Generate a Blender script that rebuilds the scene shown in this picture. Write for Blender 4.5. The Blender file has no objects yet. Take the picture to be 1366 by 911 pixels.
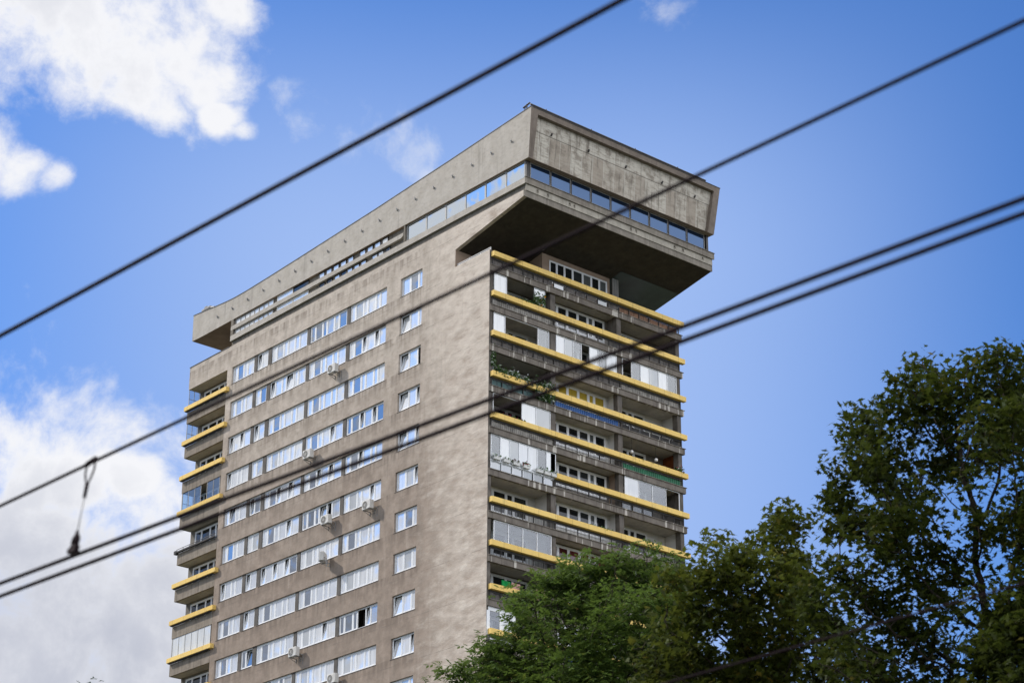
import bpy, bmesh, math, random
import numpy as np
from mathutils import Vector, Matrix, kdtree, noise as mnoise

random.seed(7)
scene = bpy.context.scene
col = scene.collection
PI = math.pi

# ------------------------------------------------------------------ helpers
class MB:
    """collects faces, links them as ONE mesh object"""
    def __init__(self):
        self.v = []; self.f = []; self.m = []
    def poly(self, pts, mi=0):
        n = len(self.v); self.v += [tuple(p) for p in pts]
        self.f.append(tuple(range(n, n + len(pts)))); self.m.append(mi)
    def box(self, x0, x1, y0, y1, z0, z1, mi=0):
        n = len(self.v)
        self.v += [(x0,y0,z0),(x1,y0,z0),(x1,y1,z0),(x0,y1,z0),(x0,y0,z1),(x1,y0,z1),(x1,y1,z1),(x0,y1,z1)]
        for f in ((0,3,2,1),(4,5,6,7),(0,1,5,4),(1,2,6,5),(2,3,7,6),(3,0,4,7)):
            self.f.append(tuple(n+i for i in f)); self.m.append(mi)
    def hexa(self, p, mi=0):
        n = len(self.v); self.v += [tuple(q) for q in p]
        for f in ((0,3,2,1),(4,5,6,7),(0,1,5,4),(1,2,6,5),(2,3,7,6),(3,0,4,7)):
            self.f.append(tuple(n+i for i in f)); self.m.append(mi)
    def tube(self, a, b, r, r2=None, n=8, mi=0, caps=True):
        a = Vector(a); b = Vector(b); r2 = r if r2 is None else r2
        d = (b-a).normalized()
        u = d.orthogonal().normalized(); w = d.cross(u)
        k = len(self.v)
        for i in range(n):
            t = 2*PI*i/n; o = u*math.cos(t)+w*math.sin(t)
            self.v.append(tuple(a+o*r)); self.v.append(tuple(b+o*r2))
        for i in range(n):
            j = (i+1) % n
            self.f.append((k+2*i, k+2*j, k+2*j+1, k+2*i+1)); self.m.append(mi)
        if caps:
            self.f.append(tuple(k+2*i for i in range(n-1,-1,-1))); self.m.append(mi)
            self.f.append(tuple(k+2*i+1 for i in range(n))); self.m.append(mi)
    def build(self, name, mats, parent=None, smooth=False, bevel=0):
        me = bpy.data.meshes.new(name)
        me.from_pydata(self.v, [], self.f)
        if not isinstance(mats, (list, tuple)): mats = [mats]
        for m in mats: me.materials.append(m)
        if len(mats) > 1: me.polygons.foreach_set('material_index', self.m)
        if smooth: me.polygons.foreach_set('use_smooth', [True]*len(self.f))
        me.update()
        o = bpy.data.objects.new(name, me); col.objects.link(o)
        if parent is not None: o.parent = parent
        if bevel:
            b = o.modifiers.new('bevel', 'BEVEL'); b.width = bevel; b.segments = 2; b.limit_method = 'ANGLE'
        return o

def tag(o, label=None, cat=None, group=None, kind=None):
    if label: o['label'] = label
    if cat: o['category'] = cat
    if group: o['group'] = group
    if kind: o['kind'] = kind
    return o
def empty(name, loc, rz=0):
    o = bpy.data.objects.new(name, None); col.objects.link(o)
    o.location = loc; o.rotation_euler = (0,0,rz); o.empty_display_size = 0.3
    return o
def copy_tree(o, parent=None):
    c = o.copy(); col.objects.link(c); c.parent = parent
    for ch in list(o.children): copy_tree(ch, c)
    return c

# ------------------------------------------------------------------ camera
F_PX = 2925.28; W_PX, H_PX = 1366, 911
CAM = Vector((98.0024, -81.9605, 1.6))
yaw, pitch, roll = 0.8628, 0.4141, 0.0051
_fw = Vector((-math.sin(yaw)*math.cos(pitch), math.cos(yaw)*math.cos(pitch), math.sin(pitch)))
_rt0 = Vector((math.cos(yaw), math.sin(yaw), 0)); _up0 = _rt0.cross(_fw)
_rt = _rt0*math.cos(roll) + _up0*math.sin(roll)
_up = _up0*math.cos(roll) - _rt0*math.sin(roll)
def ray(u, v):
    return (_fw + _rt*((u-683)/F_PX) + _up*((455.5-v)/F_PX)).normalized()
def on_z(u, v, z):
    d = ray(u, v); return CAM + d*((z-CAM.z)/d.z)
def at_dist(u, v, D):
    d = ray(u, v); return CAM + d*(D/math.hypot(d.x, d.y))
cam_data = bpy.data.cameras.new('camera'); cam = bpy.data.objects.new('camera', cam_data); col.objects.link(cam)
cam.matrix_world = Matrix(((_rt.x,_up.x,-_fw.x,CAM.x),(_rt.y,_up.y,-_fw.y,CAM.y),(_rt.z,_up.z,-_fw.z,CAM.z),(0,0,0,1)))
cam_data.sensor_width = 36; cam_data.lens = F_PX*36/W_PX
cam_data.clip_start = 0.5; cam_data.clip_end = 8000
cam_data.dof.use_dof = True; cam_data.dof.focus_distance = 150; cam_data.dof.aperture_fstop = 2.9
scene.camera = cam

# ------------------------------------------------------------------ materials
def new_mat(name):
    m = bpy.data.materials.new(name); m.use_nodes = True
    nt = m.node_tree; nt.nodes.clear()
    out = nt.nodes.new('ShaderNodeOutputMaterial')
    return m, nt, out
class NG:
    """tiny node-graph writer"""
    def __init__(self, nt): self.nt = nt
    def n(self, typ, ins=None, **props):
        nd = self.nt.nodes.new(typ)
        for k, v in props.items(): setattr(nd, k, v)
        for k, v in (ins or {}).items():
            s = nd.inputs[k]
            if isinstance(v, bpy.types.NodeSocket): self.nt.links.new(v, s)
            else: s.default_value = v
        return nd
    def math(self, op, a, b=None, c=None, clamp=False):
        ins = {0: a}
        if b is not None: ins[1] = b
        if c is not None: ins[2] = c
        nd = self.n('ShaderNodeMath', ins, operation=op); nd.use_clamp = clamp
        return nd.outputs[0]
    def smooth(self, x, a, b, lo=0.0, hi=1.0):
        nd = self.n('ShaderNodeMapRange', {0: x, 1: a, 2: b, 3: lo, 4: hi}, interpolation_type='SMOOTHSTEP')
        return nd.outputs[0]
    def noise(self, vec, scale, detail=4, rough=0.55):
        return self.n('ShaderNodeTexNoise', {'Vector': vec, 'Scale': scale, 'Detail': detail, 'Roughness': rough}).outputs['Fac']
    def mix(self, fac, a, b):
        nd = self.n('ShaderNodeMix', data_type='RGBA')
        for idx, v in ((0, fac), (6, a), (7, b)):
            s = nd.inputs[idx]
            if isinstance(v, bpy.types.NodeSocket): self.nt.links.new(v, s)
            else: s.default_value = v if idx == 0 else (*v, 1)[:4]
        return nd.outputs[2]
    def obj(self): return self.n('ShaderNodeTexCoord').outputs['Object']
    def mapping(self, vec, scale=(1,1,1), rot=(0,0,0), loc=(0,0,0)):
        return self.n('ShaderNodeMapping', {'Vector': vec, 'Scale': scale, 'Rotation': rot, 'Location': loc}).outputs[0]
    def link(self, a, b): self.nt.links.new(a, b)

def principled(g, out, color, rough=0.8, spec=0.3, metal=0.0, normal=None):
    ins = {'Base Color': color if isinstance(color, bpy.types.NodeSocket) else (*color, 1), 'Roughness': rough, 'Metallic': metal, 'Specular IOR Level': spec}
    p = g.n('ShaderNodeBsdfPrincipled', ins)
    if normal is not None: g.link(normal, p.inputs['Normal'])
    g.link(p.outputs[0], out.inputs[0]); return p

def simple_mat(name, c, rough=0.7, spec=0.3, var=0.15, scale=3.0, metal=0.0, dirt=None, dirt_amt=0.0):
    m, nt, out = new_mat(name); g = NG(nt); o = g.obj()
    n1 = g.noise(o, scale, 5); c2 = tuple(x*(1-var*1.6) for x in c); c1 = tuple(min(1, x*(1+var)) for x in c)
    colr = g.mix(g.smooth(n1, .3, .7), c2, c1)
    if dirt:
        st = g.noise(g.mapping(o, (2.2, 2.2, .35)), 2.0, 5, .65)
        colr = g.mix(g.smooth(st, .5, .72, 0, dirt_amt), colr, dirt)
    principled(g, out, colr, rough, spec, metal); return m

def stucco_mat(name, light, dark, brown, joints=True, raking=True):
    """weathered rendered wall: mottling, vertical run marks, storey joints, coarse trowelled relief"""
    m, nt, out = new_mat(name); g = NG(nt); o = g.obj()
    xyz = g.n('ShaderNodeSeparateXYZ', {0: o})
    big = g.noise(o, .22, 4, .55)
    mid = g.noise(o, 1.1, 6, .62)
    streak = g.noise(g.mapping(o, (1.0, 1.0, .10)), 1.6, 5, .6)
    fine = g.noise(o, 14, 4, .6)
    c = g.mix(g.smooth(mid, .32, .70), dark, light)
    # the lower storeys are browner and dirtier than the top
    low = g.smooth(g.math('ADD', xyz.outputs[2], g.math('MULTIPLY', g.math('SUBTRACT', big, .5), 16)), 66.0, 46.0)
    c = g.mix(g.math('MULTIPLY', low, .86), c, g.mix(g.smooth(mid, .30, .72), tuple(x*.68 for x in brown), brown))
    c = g.mix(g.smooth(streak, .52, .78, 0, .38), c, tuple(x*.55 for x in dark))
    c = g.mix(g.smooth(streak, .46, .25, 0, .22), c, tuple(min(1, x*1.18) for x in light))
    if joints:
        # run-off under each row of windows
        below = g.math('MULTIPLY', g.math('FRACT', g.math('DIVIDE', g.math('SUBTRACT', 64.11+280, xyz.outputs[2]), 2.8)), 2.8)
        west = g.smooth(xyz.outputs[0], -6.3, -7.2)
        run = g.math('MULTIPLY', g.smooth(below, 1.15, .02), g.smooth(g.noise(g.mapping(o, (1, 1, .06)), 3.1, 4, .6), .36, .66))
        c = g.mix(g.math('MULTIPLY', g.math('MULTIPLY', run, west), .6), c, tuple(x*.45 for x in brown))
    blot = g.noise(g.mapping(o, (1, 1, 2.0)), 2.6, 6, .72)
    c = g.mix(g.smooth(blot, .48, .74, 0, .55), c, tuple(x*.68 for x in brown))
    c = g.mix(g.smooth(blot, .44, .22, 0, .30), c, tuple(min(1, x*1.2) for x in light))
    drip = g.noise(g.mapping(o, (1, 1, .05), loc=(5, 2, 7)), 2.4, 4, .6)
    c = g.mix(g.smooth(drip, .60, .72, 0, .34), c, tuple(x*.5 for x in dark))
    hgt = g.math('MULTIPLY', fine, .25)
    if raking:
        # pale trowelled patches on the blind strip beside the corner
        rot = g.mapping(o, (.85, 1, 1.9), (0, math.radians(-30), 0))
        tr = g.noise(rot, .85, 9, .66)
        east = g.smooth(xyz.outputs[0], -9.5, -1.0)
        c = g.mix(g.math('MULTIPLY', east, g.smooth(tr, .42, .68, 0, .75)), c, tuple(min(1, x*1.08) for x in light))
        c = g.mix(g.math('MULTIPLY', east, g.smooth(tr, .47, .28, 0, .42)), c, tuple(x*.85 for x in brown))
        c = g.mix(g.math('MULTIPLY', g.smooth(xyz.outputs[0], -7.2, -2.5), .45), c, tuple(min(1, x*1.18) for x in light))
        c = g.mix(g.math('MULTIPLY', east, g.smooth(tr, .50, .33, 0, .55)), c, tuple(x*1.05 for x in brown))
        c = g.mix(g.math('MULTIPLY', east, g.smooth(tr, .55, .66, 0, .45)), c, (.66,.61,.54))
        hgt = g.math('ADD', hgt, g.math('MULTIPLY', tr, g.math('MULTIPLY', east, 1.5)))
    if joints:
        zz = g.math('ADD', g.math('SUBTRACT', xyz.outputs[2], 63.62), g.math('MULTIPLY', g.math('SUBTRACT', mid, .5), .05))
        fr = g.math('FRACT', g.math('DIVIDE', g.math('ADD', zz, 280.0), 2.8))
        d = g.math('ABSOLUTE', g.math('SUBTRACT', fr, .5))
        line = g.math('MULTIPLY', g.smooth(d, .492, .499), g.smooth(g.noise(o, .9, 3), .38, .58))
        c = g.mix(g.math('MULTIPLY', line, .7), c, tuple(x*.4 for x in dark))
    b = g.n('ShaderNodeBump', {'Strength': .6, 'Distance': .07, 'Height': hgt})
    principled(g, out, c, .92, .12, 0, b.outputs[0]); return m

def concrete_mat(name, base, stain, pale, pale_amt=.3, stain_amt=.6):
    m, nt, out = new_mat(name); g = NG(nt); o = g.obj()
    mid = g.noise(o, 1.6, 6, .62)
    streak = g.noise(g.mapping(o, (1.6, 1.6, .12)), 2.2, 6, .62)
    runs = g.noise(g.mapping(o, (3.2, 3.2, .2), loc=(3, 9, 1)), 1.0, 3, .5)
    c = g.mix(g.smooth(mid, .3, .7), tuple(x*.72 for x in base), base)
    c = g.mix(g.smooth(streak, .5, .72, 0, stain_amt), c, stain)
    c = g.mix(g.smooth(runs, .60, .64, 0, pale_amt), c, pale)
    b = g.n('ShaderNodeBump', {'Strength': .35, 'Distance': .03, 'Height': g.noise(o, 9, 4)})
    principled(g, out, c, .9, .15, 0, b.outputs[0]); return m

def board_mat(name):
    """board-marked concrete of the crown's end: tall sheets, a cross joint, horizontal board lines"""
    m, nt, out = new_mat(name); g = NG(nt); o = g.obj()
    s = g.n('ShaderNodeSeparateXYZ', {0: o}); y, z = s.outputs[1], s.outputs[2]
    cell = g.math('FLOOR', g.math('DIVIDE', y, .97))
    rnd = g.n('ShaderNodeTexWhiteNoise', {1: cell}, noise_dimensions='1D').outputs[0]
    fr = g.math('ABSOLUTE', g.math('SUBTRACT', g.math('FRACT', g.math('DIVIDE', y, .97)), .5))
    v = g.smooth(fr, .475, .495)
    hz = g.smooth(g.math('ABSOLUTE', g.math('SUBTRACT', z, 71.72)), .05, .015)
    boards = g.noise(g.mapping(o, (1, 1.3, 7)), 1.0, 6, .75)
    blot = g.noise(o, 1.3, 6, .65)
    streak = g.noise(g.mapping(o, (2, 2, .16)), 1.7, 5, .6)
    c = g.mix(g.smooth(boards, .28, .58), (.27,.24,.20), (.53,.50,.43))
    c = g.mix(g.math('MULTIPLY', g.smooth(rnd, .2, .9), g.smooth(z, 71.9, 71.5, 0, .75)), c, (.31,.265,.215))
    c = g.mix(g.smooth(blot, .48, .66, 0, .8), c, (.22,.19,.155))
    c = g.mix(g.smooth(streak, .50, .70, 0, .75), c, (.13,.11,.09))
    c = g.mix(g.math('MULTIPLY', v, .8), c, (.56,.54,.48))
    c = g.mix(g.math('MULTIPLY', hz, .75), c, (.10,.09,.075))
    b = g.n('ShaderNodeBump', {'Strength': .5, 'Distance': .03, 'Height': g.math('ADD', boards, g.math('MULTIPLY', v, .6))})
    principled(g, out, c, .9, .12, 0, b.outputs[0]); return m

def pane_mat(name, dark, curtain, curt_amt, refl, tint=(.93,.96,1.0), wav=.012):
    """window pane: reflecting glass over a curtain or a dark room (differs pane by pane)"""
    m, nt, out = new_mat(name); g = NG(nt); o = g.obj()
    geo = g.n('ShaderNodeNewGeometry'); r = geo.outputs['Random Per Island']
    r2 = g.n('ShaderNodeTexWhiteNoise', {1: g.math('MULTIPLY', r, 917.3)}, noise_dimensions='1D').outputs[0]
    folds = g.noise(g.mapping(o, (5, 5, .5)), 1.0, 3)
    cur = g.mix(g.smooth(folds, .3, .7), tuple(x*.82 for x in curtain), curtain)
    base = g.mix(g.smooth(r, 1-curt_amt-.05, 1-curt_amt+.05), dark, cur)
    dif = g.n('ShaderNodeBsdfDiffuse', {'Color': base})
    wob = g.n('ShaderNodeTexWhiteNoise', {1: g.math('MULTIPLY', r2, 77.7)}, noise_dimensions='1D').outputs[1]
    nz = g.n('ShaderNodeTexNoise', {'Vector': o, 'Scale': .8, 'Detail': 1.0}).outputs['Color']
    pert = g.n('ShaderNodeVectorMath', {0: wob, 1: (.5,.5,.5)}, operation='SUBTRACT').outputs[0]
    pert = g.n('ShaderNodeVectorMath', {0: pert, 'Scale': wav*1.6}, operation='SCALE').outputs[0]
    p2 = g.n('ShaderNodeVectorMath', {0: nz, 1: (.5,.5,.5)}, operation='SUBTRACT').outputs[0]
    p2 = g.n('ShaderNodeVectorMath', {0: p2, 'Scale': wav*2}, operation='SCALE').outputs[0]
    nn = g.n('ShaderNodeVectorMath', {0: geo.outputs['Normal'], 1: pert}, operation='ADD').outputs[0]
    nn = g.n('ShaderNodeVectorMath', {0: nn, 1: p2}, operation='ADD').outputs[0]
    nn = g.n('ShaderNodeVectorMath', {0: nn}, operation='NORMALIZE').outputs[0]
    gl = g.n('ShaderNodeBsdfGlossy', {'Color': (*tint, 1), 'Roughness': .02, 'Normal': nn})
    fres = g.n('ShaderNodeFresnel', {'IOR': 1.5}).outputs[0]
    fac = g.math('ADD', g.math('MULTIPLY', fres, .8), g.math('MULTIPLY', refl, g.math('ADD', .62, g.math('MULTIPLY', r2, .8))), clamp=True)
    mx = g.n('ShaderNodeMixShader', {0: fac, 1: dif.outputs[0], 2: gl.outputs[0]})
    g.link(mx.outputs[0], out.inputs[0]); return m

def clear_glass_mat(name, tint, refl=.06):
    m, nt, out = new_mat(name); g = NG(nt)
    tr = g.n('ShaderNodeBsdfTransparent', {'Color': (*tint, 1)})
    gl = g.n('ShaderNodeBsdfGlossy', {'Color': (.9,.95,1,1), 'Roughness': .14})
    fac = g.math('ADD', g.math('MULTIPLY', g.n('ShaderNodeFresnel', {'IOR': 1.5}).outputs[0], .9), refl, clamp=True)
    mx = g.n('ShaderNodeMixShader', {0: fac, 1: tr.outputs[0], 2: gl.outputs[0]})
    g.link(mx.outputs[0], out.inputs[0]); return m

def leaf_mat(name, c1, c2, c3, trans=.35, gloss=.10):
    m, nt, out = new_mat(name); g = NG(nt)
    geo = g.n('ShaderNodeNewGeometry'); r = geo.outputs['Random Per Island']
    ramp = g.n('ShaderNodeValToRGB', {0: r}); cr = ramp.color_ramp
    cr.elements[0].color = (*c1, 1); cr.elements[1].color = (*c3, 1)
    e = cr.elements.new(.55); e.color = (*c2, 1)
    e = cr.elements.new(.93); e.color = (*c2, 1)
    patch = g.noise(g.obj(), .5, 3)
    c = g.mix(g.smooth(patch, .35, .65, 0, .6), ramp.outputs[0], tuple(x*.55 for x in c1))
    d = g.n('ShaderNodeBsdfDiffuse', {'Color': c})
    t = g.n('ShaderNodeBsdfTranslucent', {'Color': g.mix(.5, c, tuple(min(1, x*1.9) for x in c2))})
    mx = g.n('ShaderNodeMixShader', {0: trans, 1: d.outputs[0], 2: t.outputs[0]})
    gl = g.n('ShaderNodeBsdfGlossy', {'Color': (.8,.85,.8,1), 'Roughness': .42})
    fr = g.math('MULTIPLY', g.n('ShaderNodeFresnel', {'IOR': 1.4}).outputs[0], gloss*4)
    mx2 = g.n('ShaderNodeMixShader', {0: fr, 1: mx.outputs[0], 2: gl.outputs[0]})
    g.link(mx2.outputs[0], out.inputs[0]); return m

def yellow_mat(name):
    m, nt, out = new_mat(name); g = NG(nt); o = g.obj()
    q = g.n('ShaderNodeSeparateXYZ', {0: o}); along = g.math('ADD', q.outputs[0], q.outputs[1])
    rnd = g.n('ShaderNodeObjectInfo').outputs['Random']
    seg = g.n('ShaderNodeTexWhiteNoise', {1: g.math('FLOOR', g.math('DIVIDE', along, 1.42))}, noise_dimensions='1D').outputs[0]
    tone = g.math('ADD', g.math('MULTIPLY', rnd, .6), g.math('MULTIPLY', seg, .4))
    c = g.mix(tone, (.76,.52,.15), (.88,.635,.21))
    c = g.mix(g.smooth(g.noise(o, 1.7, 5, .65), .45, .75, 0, .45), c, (.60,.44,.20))
    drip = g.noise(g.mapping(o, (5, 5, .5)), 1.0, 5, .65)
    c = g.mix(g.smooth(drip, .56, .76, 0, .45), c, (.34,.25,.11))
    chip = g.noise(o, 5.5, 6, .75)
    c = g.mix(g.smooth(chip, .68, .72, 0, .7), c, (.36,.33,.28))
    jn = g.smooth(g.math('ABSOLUTE', g.math('SUBTRACT', g.math('FRACT', g.math('DIVIDE', along, 1.42)), .5)), .488, .496)
    c = g.mix(g.math('MULTIPLY', jn, .65), c, (.16,.11,.05))
    principled(g, out, c, .7, .2); return m

M = {}
M['stucco'] = stucco_mat('stucco', (.575,.515,.45), (.43,.38,.325), (.315,.25,.203))
M['crown'] = stucco_mat('crown render', (.50,.470,.425), (.42,.39,.345), (.36,.325,.285), joints=False, raking=False)
M['parapet'] = concrete_mat('loggia parapet', (.30,.26,.215), (.10,.085,.07), (.42,.39,.34), .25, .8)
M['nose'] = concrete_mat('slab nose', (.21,.185,.158), (.075,.065,.056), (.56,.53,.47), .85, .8)
M['nose_pale'] = concrete_mat('pale slab band', (.42,.39,.33), (.22,.19,.155), (.5,.48,.42), .3, .5)
M['slabdark'] = concrete_mat('crown slab', (.25,.225,.19), (.12,.10,.085), (.36,.33,.28), .25, .7)
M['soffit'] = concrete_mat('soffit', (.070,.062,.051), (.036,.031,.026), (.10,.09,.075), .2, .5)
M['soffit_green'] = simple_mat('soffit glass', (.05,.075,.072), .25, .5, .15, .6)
M['ceiling'] = simple_mat('balcony ceiling', (.44,.415,.37), .9, .1, .12, .9, dirt=(.22,.20,.17), dirt_amt=.5)
M['board'] = board_mat('board marked concrete')
M['frameconc'] = concrete_mat('crown end frame', (.215,.18,.15), (.12,.10,.085), (.3,.27,.23), .1, .5)
M['tan'] = simple_mat('tan wall', (.33,.25,.19), .9, .1, .1, 1.2)
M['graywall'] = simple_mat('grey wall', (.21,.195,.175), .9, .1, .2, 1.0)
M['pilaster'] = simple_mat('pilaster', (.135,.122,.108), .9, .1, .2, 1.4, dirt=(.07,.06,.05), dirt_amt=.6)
M['whitewall'] = simple_mat('white wall', (.66,.66,.64), .9, .1, .07, 1.0)
M['redwall'] = simple_mat('wood wall', (.22,.065,.02), .7, .2, .25, 1.5)
M['yellow'] = yellow_mat('yellow rail paint')
M['pvc'] = simple_mat('white pvc', (.78,.80,.82), .4, .4, .04, 1.0)
M['pvc_gray'] = simple_mat('grey frame', (.36,.36,.35), .5, .4, .1, 1.0)
M['mullion'] = simple_mat('dark mullion panel', (.115,.108,.10), .8, .2, .15, 1.5)
M['metal_dark'] = simple_mat('dark metal', (.035,.032,.03), .55, .4, .2, 2.0)
M['metal_gray'] = simple_mat('grey metal', (.22,.22,.22), .5, .5, .15, 2.0)
M['sill'] = simple_mat('dark sill', (.05,.045,.04), .6, .3, .1, 1.0)
M['infill_dark'] = simple_mat('dark infill sheet', (.105,.095,.088), .7, .3, .3, 1.6, dirt=(.04,.037,.034), dirt_amt=.7)
M['infill_light'] = simple_mat('light corrugated sheet', (.30,.285,.26), .6, .3, .3, 1.8, dirt=(.10,.09,.08), dirt_amt=.8)
M['infill_blue'] = simple_mat('blue corrugated sheet', (.012,.085,.28), .5, .4, .12, 1.5)
M['infill_green'] = simple_mat('green corrugated sheet', (.006,.145,.065), .5, .4, .12, 1.5)
M['infill_wood'] = simple_mat('brown infill board', (.20,.115,.075), .8, .2, .25, 2.0, dirt=(.08,.06,.05), dirt_amt=.5)
M['infill_glass'] = pane_mat('grey infill glass', (.12,.14,.16), (.22,.25,.28), .5, .15)
M['infill_teal'] = simple_mat('teal infill sheet', (.03,.085,.085), .5, .4, .25, 2.0)
M['pane_w'] = pane_mat('facade pane', (.06,.075,.095), (.66,.69,.72), .50, .36, (.84,.88,.94), wav=.030)
M['pane_w2'] = pane_mat('facade pane, dim room', (.030,.036,.042), (.40,.40,.38), .30, .30, (.80,.86,.93), wav=.034)
M['pane_w3'] = pane_mat('facade pane, net curtain', (.20,.22,.23), (.74,.75,.75), .65, .26, (.85,.89,.94), wav=.030)
M['pane_lit'] = pane_mat('pale pane', (.55,.57,.56), (.72,.74,.73), .7, .22)
M['pane_band'] = pane_mat('ribbon glass', (.04,.06,.075), (.66,.70,.70), .28, .50, (.86,.92,.97), wav=.012)
M['pane_blue'] = pane_mat('blue tinted glass', (.012,.022,.045), (.02,.03,.05), .3, .13, (.24,.38,.68), wav=.006)
M['pane_dark'] = pane_mat('dark pane', (.012,.014,.015), (.10,.11,.11), .22, .02)
M['pane_yellow'] = pane_mat('pane with yellow blind', (.36,.26,.035), (.45,.33,.05), .6, .02)
M['pane_red'] = pane_mat('pane with red curtain', (.06,.015,.015), (.13,.03,.03), .6, .03)
M['pane_curtain'] = pane_mat('pane with pale curtain', (.27,.29,.30), (.52,.54,.55), .6, .14)
M['glaze'] = clear_glass_mat('balcony glazing', (.80,.84,.87), .14)
M['glaze_blue'] = clear_glass_mat('bluish glazing', (.62,.74,.84), .12)
M['wire'] = simple_mat('wire', (.009,.003,.006), .8, .1, .1, 4.0)
M['ac_white'] = simple_mat('air conditioner casing', (.62,.61,.58), .5, .4, .08, 2.0, dirt=(.32,.30,.27), dirt_amt=.5)
M['ac_fan'] = simple_mat('fan', (.05,.05,.05), .6, .3, .2, 6.0)
M['bark'] = simple_mat('bark', (.040,.033,.026), .95, .1, .35, 6.0)
M['leaf_maple'] = leaf_mat('maple leaves', (.022,.037,.006), (.046,.060,.009), (.14,.11,.018), .34, .03)
M['leaf_maple2'] = leaf_mat('yellowing maple leaves', (.036,.056,.009), (.074,.088,.013), (.22,.16,.024), .38, .03)
M['leaf_ash'] = leaf_mat('ash leaves', (.042,.084,.014), (.090,.140,.025), (.20,.19,.035), .40, .05)
M['leaf_far'] = leaf_mat('far leaves', (.018,.040,.012), (.03,.06,.018), (.06,.08,.02), .3)
M['leaf_pot'] = leaf_mat('balcony plant leaves', (.045,.095,.025), (.085,.15,.045), (.20,.24,.10), .35)
M['flower_pink'] = simple_mat('pink petals', (.42,.07,.13), .8, .1, .3, 20)
M['flower_dark'] = simple_mat('dark red petals', (.12,.015,.03), .8, .1, .3, 20)
M['flower_white'] = simple_mat('white petals', (.62,.66,.66), .8, .1, .1, 20)
M['flower_orange'] = simple_mat('orange petals', (.60,.24,.02), .8, .1, .2, 20)
M['planter'] = simple_mat('white planter', (.68,.68,.66), .6, .3, .08, 3)
M['cloth_green'] = simple_mat('green cloth', (.01,.20,.05), .9, .1, .2, 3)
M['cloth_pink'] = simple_mat('pink cloth', (.42,.25,.22), .9, .1, .2, 3)
M['globe'] = simple_mat('globe', (.75,.75,.72), .3, .5, .02, 1)
M['ground'] = simple_mat('ground', (.075,.078,.055), .95, .1, .2, .05)

# ------------------------------------------------------------------ tower
STOREY = 2.8
LX = -35.67          # far left end of the long side
WY = 17.12           # width of the balcony side
tower = empty('apartment_tower', (0,0,0))
tag(tower, 'tall weathered grey apartment tower with yellow balcony rails and a cantilevered concrete crown', 'building')
ZR = 63.76           # underside of the topmost yellow rail
STRIPS = [(-29.75,-26.93),(-26.58,-25.15),(-24.74,-20.30),(-19.97,-15.56),(-15.20,-10.93)]
SINGLE = (-9.40,-7.03)
NROW = 12
def wtop(k): return 65.46 - STOREY*k
def wbot(k): return 64.11 - STOREY*k

def sheet(mb, u0, u1, z0, z1, holes, put, mi=0):
    us = sorted({u0,u1,*[h[0] for h in holes],*[h[1] for h in holes]}); us = [u for u in us if u0 <= u <= u1]
    zs = sorted({z0,z1,*[h[2] for h in holes],*[h[3] for h in holes]}); zs = [z for z in zs if z0 <= z <= z1]
    for i in range(len(us)-1):
        for j in range(len(zs)-1):
            cu, cz = (us[i]+us[i+1])/2, (zs[j]+zs[j+1])/2
            if any(h[0] < cu < h[1] and h[2] < cz < h[3] for h in holes): continue
            mb.poly([put(us[i],zs[j]), put(us[i+1],zs[j]), put(us[i+1],zs[j+1]), put(us[i],zs[j+1])], mi)

# --- long side wall
wall = MB(); REV = .24
holes = []
for k in range(NROW):
    holes.append((-29.75,-10.93,wbot(k),wtop(k))); holes.append((*SINGLE,wbot(k),wtop(k)))
py = lambda u, z: (u, 0.0, z)
sheet(wall, -30.40, -3.54, 0, 67.28, holes, py)
sheet(wall, -3.54, 0, 0, 64.26, [], py)
sheet(wall, LX, -30.40, 65.47, 67.28, [], py)
wall.poly([(-3.54,0,65.54),(3.33,0,66.85),(3.36,0,67.28),(-3.54,0,67.28)])
for a, b, c, d in holes:                                     # reveals
    wall.poly([(a,0,c),(a,0,d),(a,REV,d),(a,REV,c)]); wall.poly([(b,0,c),(b,REV,c),(b,REV,d),(b,0,d)])
    wall.poly([(a,0,d),(b,0,d),(b,REV,d),(a,REV,d)]); wall.poly([(a,0,c),(a,REV,c),(b,REV,c),(b,0,c)])
TW = .28                                                     # thickness shown at the ends
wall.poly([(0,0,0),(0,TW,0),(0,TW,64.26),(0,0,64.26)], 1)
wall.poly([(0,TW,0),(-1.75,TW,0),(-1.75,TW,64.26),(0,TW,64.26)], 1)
wall.poly([(0,0,64.26),(0,TW,64.26),(-3.54,TW,64.26),(-3.54,0,64.26)])
wall.poly([(-3.54,TW,63.1),(0,TW,63.1),(0,TW,64.26),(-3.54,TW,64.26)])
wall.poly([(-3.54,0,64.26),(-3.54,6.0,64.26),(-3.54,6.0,65.54),(-3.54,0,65.54)], 2)
wall.poly([(-3.54,6.0,62.9),(-3.54,TW,62.9),(-3.54,TW,64.26),(-3.54,6.0,64.26)], 2)
wall.poly([(-3.54,0,65.54),(-3.54,TW,65.54),(3.33,TW,66.85),(3.33,0,66.85)])
wall.poly([(-30.40,0,0),(-30.40,1.0,0),(-30.40,1.0,65.47),(-30.40,0,65.47)], 0)
wall.poly([(LX,0,65.47),(-30.40,0,65.47),(-30.40,1.0,65.47),(LX,1.0,65.47)], 3)
wall.poly([(LX,0,65.47),(LX,0,67.28),(LX,WY,67.28),(LX,WY,65.47)], 0)
wall.build('facade_wall', [M['stucco'], M['pilaster'], M['tan'], M['ceiling']], tower)
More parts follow.
